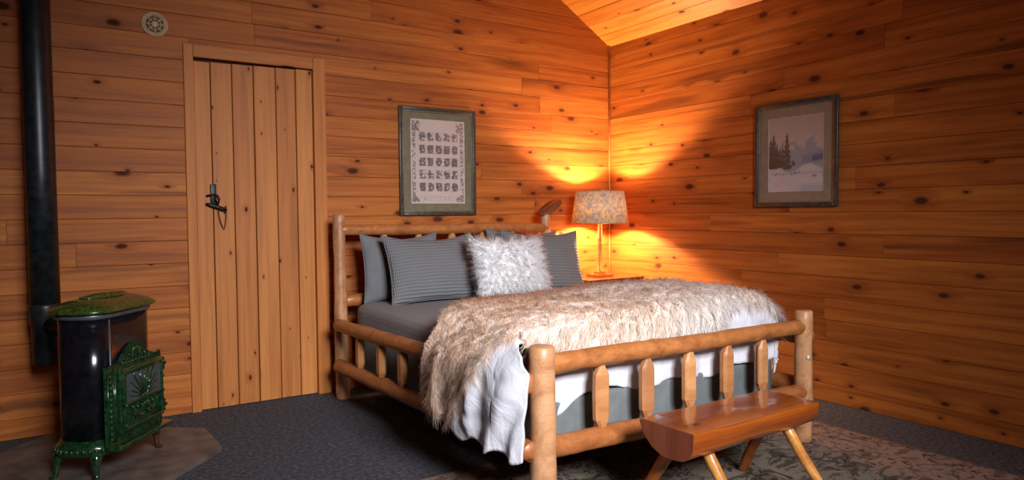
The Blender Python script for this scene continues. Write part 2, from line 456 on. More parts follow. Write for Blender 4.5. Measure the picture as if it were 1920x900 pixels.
for k in range(nrow):
    z0 = Z_OFF+k*ROWH; z1 = z0+ROWH
    W = ROWH
    if z0 < 0: W = z1; z0 = 0
    xa, xb = XL, X0
    if z0 > EAVE-0.05: xb = min(X0, X0-(z0-EAVE)/SLOPE+0.02)
    zl = RIDGE_Z-SLOPE*(RIDGE_X-XL)
    if z0 > zl-0.05: xa = max(XL, RIDGE_X-(RIDGE_Z-z0)/SLOPE-0.02)
    segs = [(xa, xb)]
    if z0 < 2.14: segs = [(xa, DX0-.02), (DX1+.02, xb)]
    for s0, s1 in segs:
        if s1-s0 < 0.1: continue
        for a, b in rows_split(s0, s1):
            board(wb, (a, Y0+WT, z0), RA, b-a, W, M['board'])
    if z0 < 2.14 and z1 > 2.15: board(wb, (DX0-.02, Y0+WT, 2.20), RA, DX1-DX0+.04, z1-2.20, M['board'])
# right wall
wr = struct('wall_right', box(X0+WT, X0+.12, YF, Y0, 0, EAVE+.1), M['backing'], 'long low wall of knotty pine boards right of the lamp corner', 'wall')
RB = axes((0, -1, 0), (0, 0, 1), (-1, 0, 0))
for k in range(int((EAVE-Z_OFF)/ROWH)+1):
    z0 = Z_OFF+k*ROWH+0.004; W = ROWH
    if k == 0: W = z0+ROWH; z0 = 0
    W = min(W, EAVE+.02-z0)
    if W < 0.02: continue
    sg = rows_split(-Y0, -YF, 1.8, 4.2)
    for a, b in sg:
        board(wr, (X0+WT, -a, z0), RB, b-a, W, M['board'])
# ceiling slopes
th = math.atan(SLOPE)
cth, sth = math.cos(th), math.sin(th)
RC = axes((0, -1, 0), (-cth, 0, sth), (-sth, 0, -cth))
SL = (X0-RIDGE_X)/cth
def slope_slab(x0, x1, t0, t1):
    vs, fs = [], []
    for x in (x0, x1):
        for y in (YF, Y0+0.01):
            for t in (t0, t1): vs.append((x, y, ceil_z(x)+t/cth))
    idx = lambda i, j, k: i*4+j*2+k
    fs = [(idx(0,0,0), idx(0,1,0), idx(1,1,0), idx(1,0,0)), (idx(0,0,1), idx(1,0,1), idx(1,1,1), idx(0,1,1)),
          (idx(0,0,0), idx(1,0,0), idx(1,0,1), idx(0,0,1)), (idx(0,1,0), idx(0,1,1), idx(1,1,1), idx(1,1,0)),
          (idx(0,0,0), idx(0,0,1), idx(0,1,1), idx(0,1,0)), (idx(1,0,0), idx(1,1,0), idx(1,1,1), idx(1,0,1))]
    return vs, fs
ce = struct('ceiling', [slope_slab(RIDGE_X, X0+.05, 0.015, 0.12), slope_slab(XL-.05, RIDGE_X, 0.0, 0.12)], M['backing'], 'sloping pine board ceiling above the lamp corner', 'ceiling')
k = 0
while k*ROWH < SL-0.02:
    W = min(ROWH, SL-k*ROWH)
    d = k*ROWH
    ox, oz = X0-d*cth+sth*0.015, EAVE+d*sth+cth*0.015
    for a, b in rows_split(-Y0, -YF, 1.6, 3.4):
        board(ce, (ox, -a, oz), RC, b-a, W, M['board_up'])
    k += 1
# side wall on the left and front wall with two windows (behind the camera)
struct('wall_left', box(XL-.12, XL, YF, Y0, 0, 2.9), M['board'], 'plain pine side wall beyond the stove', 'wall')
W2 = (0.0, 1.7, 2.10, 3.30)
def slab_y(poly, y0, y1):
    n_ = len(poly)
    return ([(x, y0, z) for x, z in poly]+[(x, y1, z) for x, z in poly],
            [tuple(range(n_)), tuple(range(n_, 2*n_))[::-1]]+[(i_, n_+i_, n_+(i_+1) % n_, (i_+1) % n_) for i_ in range(n_)])
wf = [slab_y(p_, YF-.12, YF) for p_ in (
    [(XL, 0), (X0, 0), (X0, W2[2]), (XL, W2[2])],
    [(XL, W2[2]), (W2[0], W2[2]), (W2[0], ceil_z(W2[0])+.05), (XL, ceil_z(XL)+.05)],
    [(W2[1], W2[2]), (X0, W2[2]), (X0, ceil_z(X0)+.05), (W2[1], ceil_z(W2[1])+.05)],
    [(W2[0], W2[3]), (W2[1], W2[3]), (W2[1], ceil_z(W2[1])+.05), (RIDGE_X, RIDGE_Z+.05), (W2[0], ceil_z(W2[0])+.05)])]
struct('wall_front', wf, M['board'], 'pine gable wall with one high window opposite the bed', 'wall')
for n, mwn, w_, lb in (('window_1', Matrix.Translation(((W2[0]+W2[1])/2, YF-.06, W2[2])), W2[1]-W2[0], 'high two-pane window in the gable wall opposite the bed'),):
    e = tag(empty(n, mw=mwn), lb, 'window', kind='structure')
    h_ = 1.2; a = w_/2
    for q in ((-a, -a+.05, -.04, .04, 0, h_), (a-.05, a, -.04, .04, 0, h_), (-a, a, -.04, .04, 0, .05), (-a, a, -.04, .04, h_-.05, h_), (-.025, .025, -.03, .03, 0, h_)):
        link('frame_bar', mesh(*box(*q), False), M['casing'], e)
    link('pane', mesh(*box(-a+.05, -.025, -.004, .004, .05, h_-.05), False), M['pane'], e)
    link('pane', mesh(*box(.025, a-.05, -.004, .004, .05, h_-.05), False), M['pane'], e)

# corner strip
g = G(); g.add(*tube([(X0-.010, Y0-.010, z) for z in (0.001, 1.3, EAVE+.005)], 0.0095, 10))
tag(g.build('trim_1', M['casing']), 'slim rounded wooden strip running up the lamp corner', 'trim', kind='structure')

# ------------------------------------------------------------------ door
door = tag(empty('door_1', ((DX0+DX1)/2, Y0, 0)), 'closed door of six upright pine planks with black latch', 'door', kind='structure')
dcx = (DX0+DX1)/2
RD = axes((0, 0, 1), (-1, 0, 0), (0, -1, 0))
ed = [0.716, 0.8127, 0.9369, 1.0651, 1.2009, 1.3275, 1.437]
for i in range(6):
    vs, fs = board_geo(DZ-0.026+0.003*i, ed[i+1]-ed[i], 0.022+(0.002 if i % 2 else 0), 0.002, 0.004)
    link('plank', mesh(vs, fs, False), M['door'], door, Matrix.Translation((ed[i+1]-dcx, 0.026, 0.006)) @ RD)
def casing(x0, x1, z0, z1, yf, vert):
    R = RD if vert else RA
    L = (z1-z0) if vert else (x1-x0); W = (x1-x0) if vert else (z1-z0)
    vs, fs = box(0, L, 0, W, 0, 0.05, 0.003)
    org = ((x1 if vert else x0)-dcx, 0.03+WT-0.0, z0)
    # face stands proud of the boards by yf
    vs = [(v[0], v[1], v[2]*((0.03+WT+yf)/0.05)) for v in vs]
    link('casing', mesh(vs, fs, False), M['casing'], door, Matrix.Translation(org) @ R)
casing(0.662, 0.716, 0, 2.222, 0.020, True)
casing(1.437, 1.517, 0, 2.222, 0.024, True)
casing(0.716, 1.437, DZ, 2.222, 0.021, False)
struct_backing = G(); struct_backing.add(*box(-.40, .40, 0.03, 0.06, 0.0, DZ+.02)); struct_backing.build('door_backing', M['backing'], door, False)
# latch
lt = link('latch', mesh(*box(0.795-dcx, 0.829-dcx, -0.012, -0.002, 1.262, 1.388, 0.003)), M['iron'], door)
def lx(px): return 0.812+(px-400)*0.00283-dcx-0.006
def lz(py): return 1.291-(py-375)*0.00283
g = G(); pts = [(386, 383), (396, 386), (408, 390), (418, 394), (428, 397)]
g.add(*tube([(lx(a), -0.020, lz(b)) for a, b in pts], [0.006, 0.011, 0.012, 0.013, 0.009], 8, squash=0.55)); g.build('bar', M['iron'], lt)
g = G(); pts = [(388, 366), (396, 364), (404, 362), (410, 366), (413, 373), (411, 381), (409, 388)]
g.add(*tube([(lx(a), -0.030 if 0 < i < 6 else -0.014, lz(b)) for i, (a, b) in enumerate(pts)], 0.005, 8)); g.build('handle', M['iron'], lt)
g = G(); g.add(*tube([(lx(404), -0.03, lz(366)), (lx(405), -0.03, lz(374)), (lx(409), -0.03, lz(383))], 0.004, 6)); g.build('thumb_piece', M['iron'], lt)
for q in ((416, 391), (425, 390), (424, 400)):
    g = G(); g.add(*ball((lx(q[0]), -0.032, lz(q[1])), 0.006)); g.build('rivet', M['iron'], lt)
g = G(); pts = [(411, 396), (412, 408), (415, 422), (419, 434), (422, 439), (424, 432), (426, 418), (427, 404), (427, 397)]
g.add(*tube([(lx(a), -0.016, lz(b)) for a, b in pts], 0.003, 6)); g.build('cord_loop', M['cord'], lt)

# ------------------------------------------------------------------ vent rosette
v = tag(empty('wall_vent', (0.517, Y0, 2.312)), 'round cream rosette vent high on the boards left of the door', 'vent')
g = G(); vs, fs = lathe((0, 0, 0), [(0.071, 0), (0.071, 0.006), (0.066, 0.010), (0.052, 0.009), (0.050, 0.006)], 40)
g.add([(x, -z, y) for x, y, z in vs], [f[::-1] for f in fs]); g.build('plate', M['cream'], v)
g = G(); g.add(*ring((0, -.010, 0), 0.058, 0.0035, 36, 6, 'y')); g.build('rim', M['cream'], v)
vs, fs = lathe((0, 0, 0), [(0.047, 0), (0.047, 0.0072)], 32)
link('opening', mesh([(x, -z, y) for x, y, z in vs], [f[::-1] for f in fs], False), M['slot'], v)
g = G(); g.add(*ring((0, -.009, 0), 0.032, 0.003, 32, 6, 'y')); g.build('rim', M['cream'], v)
for i in range(8):
    a = 2*PI*i/8
    link('spoke', mesh(*tube([(0.012*math.cos(a), -.009, 0.012*math.sin(a)), (0.050*math.cos(a), -.009, 0.050*math.sin(a))], [0.003, 0.006], 6)), M['cream'], v)
vs, fs = lathe((0, 0, 0), [(0.018, 0), (0.018, 0.011), (0.010, 0.014), (0.002, 0.0145)], 20)
link('hub', mesh([(x, -z, y) for x, y, z in vs], [f[::-1] for f in fs]), M['cream'], v)

# ------------------------------------------------------------------ framed pictures
def painted(w, h, nx, ny, fn):
    """a flat printed sheet; fn(u, v) -> colour array, u right, v up, 0..1"""
    u, vv = np.meshgrid(np.linspace(0, 1, nx), np.linspace(0, 1, ny))
    V = np.stack([(u-.5)*w, np.zeros_like(u), (vv-.5)*h], -1).reshape(-1, 3)
    i = np.arange((ny-1)*nx).reshape(ny-1, nx)[:, :-1].ravel()
    F = np.stack([i, i+1, i+nx+1, i+nx], -1)
    me = fast_mesh(V, F)
    paint(me, np.clip(fn(u, vv), 0, 1).reshape(-1, 3))
    return me
def vnoise(u, v, s, seed):
    r = np.random.default_rng(seed).random((64, 64))
    x, y = (u*s) % 63, (v*s) % 63
    xi, yi = x.astype(int), y.astype(int); fx, fy = x-xi, y-yi
    fx = fx*fx*(3-2*fx); fy = fy*fy*(3-2*fy)
    xj, yj = (xi+1) % 64, (yi+1) % 64
    return (r[yi, xi]*(1-fx)+r[yi, xj]*fx)*(1-fy)+(r[yj, xi]*(1-fx)+r[yj, xj]*fx)*fy
def fbm(u, v, s, seed, o=4):
    t, a, n = 0, 1.0, 0
    for i in range(o):
        t = t+a*vnoise(u, v, s*2**i, seed+i); n += a; a *= 0.55
    return t/n
def picture(name, label, mw, w, h, mw_, mh_top, mh_bot, mat, sheet, fd=0.022, fwid=0.026):
    e = tag(empty(name, mw=mw), label, 'picture')
    def side(x0, x1, z0, z1, nm='frame_side'):
        link(nm, mesh(*box(x0, x1, -fd, -0.001, z0, z1, 0.005)), M['frame'], e)
    side(-w/2, -w/2+fwid, -h/2, h/2); side(w/2-fwid, w/2, -h/2, h/2)
    side(-w/2+fwid, w/2-fwid, h/2-fwid, h/2); side(-w/2+fwid, w/2-fwid, -h/2, -h/2+fwid)
    g = G(); s = 0.010; a, b = w/2-fwid, h/2-fwid
    for q in ((-a, -a+s, -b, b), (a-s, a, -b, b), (-a+s, a-s, b-s, b), (-a+s, a-s, -b, -b+s)):
        g.add(*box(q[0], q[1], -0.0175, -0.005, q[2], q[3], 0.002))
    g.build('slip', M['frame_in'], e)
    iw = w-2*mw_; ih = h-mh_top-mh_bot; cz = (mh_bot-mh_top)/2
    g = G()
    for q in ((-a, -iw/2, -b, b), (iw/2, a, -b, b), (-iw/2, iw/2, cz+ih/2, b), (-iw/2, iw/2, -b, cz-ih/2)):
        g.add(*box(q[0], q[1], -0.008, -0.004, q[2], q[3]))
    g.build('mount', mat, e, False)
    g = G(); s = 0.003
    for q in ((-iw/2, -iw/2+s, cz-ih/2, cz+ih/2), (iw/2-s, iw/2, cz-ih/2, cz+ih/2), (-iw/2, iw/2, cz+ih/2-s, cz+ih/2), (-iw/2, iw/2, cz-ih/2, cz-ih/2+s)):
        g.add(*box(q[0], q[1], -0.0078, -0.004, q[2], q[3]))
    g.build('mount_bevel', M['ivory'], e, False)
    o = link('print', painted(iw, ih, *sheet), M['print'], e); o.location = (0, -0.0055, cz)
    link('glass', mesh(*box(-a, a, -0.0125, -0.0115, -b, b), False), M['picglass'], e)
    return e
def sampler(u, v):
    n = fbm(u, v*1.5, 4, 3)
    c = np.stack([0.60+0*u, 0.50+0*u, 0.45+0*u], -1)*(0.92+0.12*n)[..., None]
    ink = np.zeros_like(u)
    # five by five ornamental initials
    gx, gy = (u-0.135)/0.75*5, (v-0.13)/0.745*5
    ix, iy = np.floor(gx), np.floor(gy); fx, fy = gx-ix, gy-iy
    inside = (ix >= 0) & (ix < 5) & (iy >= 0) & (iy < 5) & (fx > .10) & (fx < .90) & (fy > .12) & (fy < .80)
    s = vnoise(u+ix*3.1, v*1.55, 42, 5)*0.6+vnoise(u, v*1.55, 60, 9)*0.4
    ink = np.where(inside & (s > 0.47), 0.85, 0)
    stem = inside & ((np.abs(fx-0.36) < .07) | ((np.abs(fy-.5) < .05) & (fx < .7) & ((ix+iy) % 2 == 0)) | ((np.abs(np.hypot(fx-.5, (fy-.46)) - .26) < .06) & ((ix*3+iy) % 3 != 1)))
    ink = np.maximum(ink, np.where(stem, 0.95, 0))
    bord = ((u > .02) & (u < .09)) | ((u > .91) & (u < .975))
    bs = vnoise(u, v*1.55, 46, 15) > (0.50+0.0*u)
    ink = np.maximum(ink, np.where(bord & bs & (v > .03) & (v < .92), 0.75, 0))
    corn = (((u < .16) | (u > .84)) & ((v > .86) | (v < .08)) & (u > .02) & (u < .98) & (v > .02) & (v < .98)) & (vnoise(u, v*1.5, 50, 21) > .42)
    ink = np.maximum(ink, np.where(corn, 0.85, 0))
    m = np.abs(v-.065) < .03
    ink = np.maximum(ink, np.where(m & (u > .2) & (u < .8) & (vnoise(u, v*1.5, 60, 31) > .6), 0.3, 0))
    tint = vnoise(u, v, 9, 33)
    red = np.clip((v-.5)*2, 0, 1)*np.clip((u-.4)*2, 0, 1)
    ic = np.stack([0.10+0.14*red+.05*tint, 0.070+.05*tint, 0.075+.03*(1-red)], -1)
    return c*(1-ink[..., None])+ic*ink[..., None]
def winter(u, v):
    n1, n2, n3 = fbm(u, v*1.4, 4, 41), fbm(u, v*1.4, 11, 47), fbm(u*3, v*1.4, 16, 53)
    sky = np.stack([0.46+.06*n1, 0.385+.04*n1, 0.36+0*u], -1)
    sky = sky*(1-0.25*(v[..., None]-.6))
    c = sky.copy()
    def lay(col, m):
        nonlocal c
        col = np.broadcast_to(np.array(col, float), c.shape) if not isinstance(col, np.ndarray) else col
        m = np.clip(m, 0, 1)[..., None]; c = c*(1-m)+col*m
    ridge = 0.60+.16*np.exp(-((u-.78)/.13)**2)+.11*np.exp(-((u-.45)/.10)**2)+.08*(n2-.5)
    lay([0.31, .31, .33], (ridge-v)*30*(0.4+0.6*n2))
    peak = (v > ridge-.12-.1*n2) & (v < ridge) & (n2 > .5)
    lay([.52, .45, .42], peak*0.8)
    lay([.27, .33, .36], np.clip((.56+.03*n1-v)*18, 0, .75))
    lay([.20, .19, .33], ((np.abs(v-.42-.12*(u-.7)) < .05+.05*(u-.6)) & (u > .62))*(.35+.5*n2))
    lay([.11, .09, .22], ((np.abs(v-.43-.10*(u-.85)) < .035) & (u > .80))*.8)
    snow = .33+.05*np.sin(u*9+1)+.05*(n1-.5)
    lay(np.stack([.50+.12*n2, .47+.12*n2, .50+.10*n2], -1), (snow-v)*25)
    lay([.33, .42, .50], np.clip((.13-v)*12, 0, 1)*np.clip((u-.45)*5, 0, 1)*.8)
    lay([.36, .36, .40], np.clip(1-np.abs(v-.22-.05*n2)*30, 0, 1)*.5)
    def tree(x, b, t, w, k):
        hgt = (v-b)/(t-b)
        half = w*(1-hgt)**0.8*(0.55+0.45*np.abs(np.sin(hgt*k)))*(0.7+0.7*n3)
        return ((np.abs(u-x) < half) & (hgt > 0) & (hgt < 1))*1.0
    for x, b, t_, w, k in ((.04, .32, .74, .09, 17), (.10, .31, .79, .11, 19), (.16, .32, .66, .08, 15), (.22, .33, .62, .07, 15), (.27, .34, .70, .035, 13), (.35, .30, .80, .10, 23), (.47, .345, .42, .05, 5)):
        lay(np.stack([.075+.06*n3, .050+.05*n3, .040+.03*n3], -1), tree(x, b, t_, w, k)*(.75+.25*n2))
    lay([.09, .07, .06], ((v < .42) & (v > .34+.02*n3) & (u < .32) & (n3 > .35))*.8)
    lay([.16, .13, .13], ((np.abs(v-.245-.15*(u-.5)) < .012) & (u > .42) & (u < .60) & (n3 > .4))*.8)
    lay([.2, .16, .18], ((np.abs(v-.20) < .012) & (u > .80) & (u < .88))*.8)
    lay([.24, .2, .21], ((np.abs(v-.24+.02*u) < .008) & (u < .36) & (u > .1) & (n3 > .45))*.6)
    return c
picture('framed_sampler', 'framed sheet of small ornamental blocks with wide sage mount above the headboard', Matrix.Translation((2.354, Y0, 1.572)), 0.624, 0.780,
        0.092, 0.085, 0.088, M['mat1'], (110, 168, sampler))
RP = axes((0, -1, 0), (1, 0, 0), (0, 0, 1))
picture('framed_painting', 'framed snowy landscape painting with dark firs on the right wall', Matrix.Translation((X0, 2.762, 1.564)) @ RP, 0.600, 0.682,
        0.100, 0.100, 0.098, M['mat2'], (130, 170, winter), fwid=0.024)

# ------------------------------------------------------------------ stovepipe, hearth, stove
PX, PY = -0.056, 4.30
pipe = tag(empty('stovepipe', (PX, PY, 0.44)), 'tall black round stovepipe rising behind the green stove', 'stovepipe')
g = G(); g.add(*lathe((0, 0, 0), [(0.068, 0.31), (0.067, 1.0), (0.0675, 1.35), (0.066, 1.36), (0.066, RIDGE_Z-0.44-0.55)], 40)); g.build('pipe', M['pipe'], pipe)
g = G(); g.add(*lathe((0, 0, 0), [(0.060, 0.0), (0.062, 0.004), (0.062, 0.045), (0.064, 0.05), (0.064, 0.20), (0.072, 0.205), (0.072, 0.30), (0.069, 0.312)], 40)); g.build('tee', M['pipe'], pipe)
g = G(); g.add(*tube([(0.03, -0.04, 0.20), (0.16, -0.21, 0.20), (0.19, -0.25, 0.20)], 0.052, 20)); g.build('flue_collar', M['pipe'], pipe)
tag(link('hearth_pad', mesh(*prism([(-.02, 4.50), (.50, 4.215), (.655, 4.09), (.672, 3.72), (.33, 3.35), (-.62, 3.35), (-.80, 3.72), (-.27, 4.24)], 0.001, 0.030), False), M['slate']), 'brown slate hearth pad with cut corners beneath the stove', 'hearth')

SO = Vector((0.148, 3.512, 0.0)); SF = Vector((0.398, 3.845, 0.0))
su = (SF-SO).normalized(); sn = Vector((su.y, -su.x, 0)); SLn = (SF-SO).length
Sm = Matrix(((su.x, -sn.x, 0, (SO+SF).x/2), (su.y, -sn.y, 0, (SO+SF).y/2), (0, 0, 1, 0.03), (0, 0, 0, 1)))   # local x along front, y to the back, z up
stove = tag(empty('parlor_stove', mw=Sm), 'small green and black enamel stove on the slate hearth pad', 'stove')
def stadium(w, d, r, n=10, bow=0.0):
    """plan outline, x in [-w/2, w/2], y in [0, d], corner radius r, slightly bowed front"""
    pts = []
    for cx, cy, a0 in ((w/2-r, r, -PI/2), (w/2-r, d-r, 0), (-w/2+r, d-r, PI/2), (-w/2+r, r, PI)):
        for i in range(n+1):
            a = a0+PI/2*i/n
            pts.append((cx+r*math.cos(a), cy+r*math.sin(a)))
    return pts
def loft(outlines, zs):
    n = len(outlines[0]); vs = []; fs = []
    for o, z in zip(outlines, zs): vs += [(x, y, z if not callable(z) else z(x, y)) for x, y in o]
    for i in range(len(zs)-1):
        for k in range(n): fs.append((i*n+k, i*n+(k+1) % n, (i+1)*n+(k+1) % n, (i+1)*n+k))
    fs.append(tuple(range(n))[::-1]); fs.append(tuple((len(zs)-1)*n+k for k in range(n)))
    return vs, fs
def grow(o, e, d=0.235):
    return [(x*(1+2*e/SLn), (y-d/2)*(1+2*e/d)+d/2) for x, y in o]
SW = SLn+0.02; SD = 0.235
ol = stadium(SW, SD, 0.10)
ZB, ZT = 0.170, 0.730
g = G(); g.add(*loft([ol, ol], [ZB, ZT])); g.build('body', M['stove_black'], stove)
g = G(); g.add(*loft([grow(ol, .004), grow(ol, .012), grow(ol, .014), grow(ol, .006)], [ZT-.018, ZT-.012, ZT+.004, ZT+.010])); g.build('rim', M['steel'], stove)
# top plate: scalloped dome with pierced fan ornament
g = G()
oo = [grow(ol, e) for e in (.020, .034, .036, .026, .004, -.030, -.060, -.085)]
zz = [.008, .012, .020, .030, .044, .058, .066, .069]
g.add(*loft(oo, [ZT+z for z in zz])); g.build('lid', M['stove_olive'], stove)
g = G()
for k in range(26):
    a = 2*PI*k/26
    for rr, s in ((0.60, .011), (0.78, .009), (0.95, .010)):
        x, y = (SW/2-.035)*math.cos(a)*rr, SD/2+(SD/2-.035)*math.sin(a)*rr
        g.add(*ball((x, y, ZT+{.60: .066, .78: .058, .95: .046}[rr]), s, 8, 5, (1, 1, .7)))
for k in range(15):
    a = PI*(k-7)/16
    g.add(*tube([(0.018*math.sin(a), SD/2+.018*math.cos(a)-.02, ZT+.071), (0.085*math.sin(a)*1.3, SD/2+.06*math.cos(a)-.02, ZT+.070)], [.003, .006], 6))
g.add(*ring((0, SD/2, ZT+.070), 0.058, .006, 28, 6, 'z', 2.3))
tag(g.build('fretwork', M['stove_olive'], stove), kind='stuff')
g = G(); g.add(*tube([(-SW/2+.06, -.010, ZT-.02), (-SW/2+.06, -.010, ZB)], .004, 6)); g.build('body_seam', M['steel'], stove)
# base with beading
g = G(); g.add(*loft([grow(ol, -.004), grow(ol, .014), grow(ol, .020), grow(ol, .020), grow(ol, .008), grow(ol, .004)], [.105, .112, .125, .150, .162, .178])); g.build('base', M['stove_green'], stove)
g = G()
bo = grow(ol, .022); n = len(bo)
per = [0]
for i in range(n): per.append(per[-1]+math.dist(bo[i], bo[(i+1) % n]))
q = 0.0
while q < per[-1]:
    i = max(j for j in range(n) if per[j] <= q); fr = (q-per[i])/max(per[i+1]-per[i], 1e-6)
    p = (bo[i][0]*(1-fr)+bo[(i+1) % n][0]*fr, bo[i][1]*(1-fr)+bo[(i+1) % n][1]*fr)
    g.add(*ball((p[0], p[1], .137), .0085, 8, 5, (1, 1, 1.5))); q += .026
tag(g.build('beading', M['stove_green'], stove), kind='stuff')
# front surround with arched crest
FH0, FH1 = 0.11, 0.50
g = G(); n = 41; outl = []
hw = SLn/2+.004
outl.append((-hw, FH0)); outl.append((hw, FH0))
for i in range(n):
    x = hw-2*hw*i/(n-1); tt = abs(x)/hw
    z = FH1+ (0.10*0.5*(1+math.cos(PI*min(1, tt/0.72))) if tt < .72 else 0)+0.008*abs(math.cos(tt*9))
    outl.append((x, z))
m = len(outl)
vs = [(x, -.012, z) for x, z in outl]+[(x*0.985, -.024, z-.004 if z > .2 else z) for x, z in outl]
# surround as a strip frame so that the door stands in an opening
g.add(vs, [tuple(range(m, 2*m))]+[(i, (i+1) % m, m+(i+1) % m, m+i) for i in range(m)]); g.build('surround', M['stove_green'], stove, False)
g = G()
for i in range(13): g.add(*ball((-hw+.028, -.026, .14+i*.0285), .008, 8, 5, (1, .8, 1.35)))
tag(g.build('beading', M['stove_green'], stove), kind='stuff')
g = G()
for x in (-hw+.008, -hw+.050, -hw+.060): g.add(*tube([(x, -.026, FH0+.01), (x, -.026, FH1-.01)], .0045, 6))
g.build('pilaster', M['stove_green'], stove)
g = G()   # crest scrolls
for sgn in (-1, 1):
    for cx, cz, R in ((.035, .535, .022), (.078, .520, .017), (.110, .508, .011)):
        pts = []
        for i in range(22):
            a = i/21*2.3*PI; r = R*(1-i/26)
            pts.append((sgn*(cx+r*math.cos(a)), -.028, cz+r*math.sin(a)))
        g.add(*tube(pts, [.0055*(1-i/40) for i in range(22)], 6))
for i in range(11):
    a = PI*(i-5)/11
    g.add(*tube([(0.012*math.sin(a), -.029, .535+.01*math.cos(a)), (.034*math.sin(a), -.029, .537+.042*math.cos(a))], [.003, .0065], 6))
for i in range(9): g.add(*ball((-.10+.025*i, -.028, .498), .0065, 8, 5))
tag(g.build('crest_ornament', M['stove_green'], stove), kind='stuff')
# door
dr = link('door', mesh(*box(-hw+.075, hw-.012, -.040, -.022, .150, .475, .005)), M['stove_green'], stove)
dx0, dx1 = -hw+.075, hw-.012
g = G()
for q in ((dx0+.012, dx0+.032, .17, .455), (dx1-.030, dx1-.012, .17, .455), (dx0+.012, dx1-.012, .445, .465), (dx0+.012, dx1-.012, .285, .30), (dx0+.012, dx1-.012, .16, .178)):
    g.add(*box(q[0], q[1], -.050, -.038, q[2], q[3], .004))
g.build('door_frame', M['stove_green'], dr)
wc = (dx0+dx1)/2
link('window_backing', mesh(*box(dx0+.032, dx1-.030, -.043, -.039, .30, .445), False), M['steel'], dr)
g = G()
for i in range(11):
    a = PI*(i-5)/11.5
    L = min(.138/max(math.cos(a), .2), .098/max(abs(math.sin(a)), .05))
    g.add(*tube([(wc+.012*math.sin(a), -.047, .305+.012*math.cos(a)), (wc+L*math.sin(a), -.047, .305+L*math.cos(a))], [.0035, .0055 if i % 2 else .004], 6))
g.add(*ball((wc, -.046, .305), .018, 12, 6, (1.3, .6, .9)))
g.build('sunburst_grille', M['stove_green'], dr)
g = G()
for sgn in (-1, 1):
    pts = [(wc+sgn*(.01+.09*t_), -.050, .275-.055*math.sin(t_*PI)) for t_ in np.linspace(0, 1, 12)]
    g.add(*tube(pts, .006, 6))
    for cx, cz, R in ((.035, .215, .018), (.075, .225, .014)):
        pts = [(wc+sgn*(cx+R*(1-i/24)*math.cos(i/20*2.2*PI)), -.048, cz+R*(1-i/24)*math.sin(i/20*2.2*PI)) for i in range(20)]
        g.add(*tube(pts, .0045, 6))
for i in range(7): g.add(*ball((wc-.09+.03*i, -.049, .262), .0075, 8, 5))
for x in (dx0+.022, dx1-.022):
    for z in (.19, .29, .37, .45): g.add(*ball((x, -.052, z), .008, 8, 5))
tag(g.build('leaf_ornament', M['stove_green'], dr), kind='stuff')
for z in (.20, .43):
    g = G(); g.add(*tube([(dx1+.004, -.036, z-.022), (dx1+.004, -.036, z+.022)], .009, 10)); g.add(*ball((dx1+.004, -.036, z+.026), .010)); g.add(*ball((dx1+.004, -.036, z-.026), .010)); g.add(*ball((dx1+.016, -.040, z), .009))
    g.build('hinge', M['iron'], dr)
# ash lip
g = G(); g.add(*box(-hw+.01, hw+.01, -.075, .0, .088, .112, .006)); g.build('ash_lip', M['stove_green'], stove)
def lift_front(o):
    for c_ in o.children: lift_front(c_)
    for v_ in o.data.vertices:
        z = v_.co.z
        v_.co.z = .150+(z-.11)*.35/.39 if z < .5 else .50+(z-.5)*.82
for o in list(stove.children):
    if o.name.split('.')[0] in ('surround', 'pilaster', 'crest_ornament', 'door', 'ash_lip') or o.name == 'beading.001': lift_front(o)
# cabriole legs
def cab(x, y, ox, oy):
    d = Vector((ox, oy, 0)).normalized()
    prof = [(0.0, .125, .026), (.014, .112, .028), (.028, .094, .023), (.034, .070, .015), (.034, .040, .011), (.040, .018, .012), (.054, .007, .011), (.064, .0055, .005)]
    pts = [(x+d.x*a, y+d.y*a, b) for a, b, r in prof]
    gg = G(); gg.add(*tube(pts, [r for a, b, r in prof], 10)); 
    gg.add(*ball((x+d.x*.030, y+d.y*.030,   .098), .014, 8, 6)); return gg
cab(-SW/2+.025, .045, -1, -.7).build('leg', M['stove_green'], stove)
cab(SW/2-.03, .03, 1.0, -.5).build('leg', M['bronze'], stove)
cab(-SW/2+.05, SD-.03, -.6, 1).build('leg', M['stove_green'], stove)
cab(SW/2-.05, SD-.03, .6, 1).build('leg', M['stove_green'], stove)

# ------------------------------------------------------------------ rug
rx0, rx1, ry0, ry1 = 1.15, 3.55, -0.9, 2.785
rug = link('area_rug', mesh(*box(-(rx1-rx0)/2, (rx1-rx0)/2, -(ry1-ry0)/2, (ry1-ry0)/2, 0, .010, .003), False), M['rug'])
rug.location = ((rx0+rx1)/2, (ry0+ry1)/2, 0.0008)
tag(rug, 'large brown and olive floral rug under the bench and foot of the bed', 'rug')
g = G(); a, b = (rx1-rx0)/2, (ry1-ry0)/2
for q in ((-a-.004, -a+.010, -b, b), (a-.010, a+.004, -b, b), (-a, a, b-.010, b+.004), (-a, a, -b-.004, -b+.010)):
    g.add(*box(q[0], q[1], q[2], q[3], 0, .013, .003))
g.build('bound_edge', M['rug_edge'], rug)

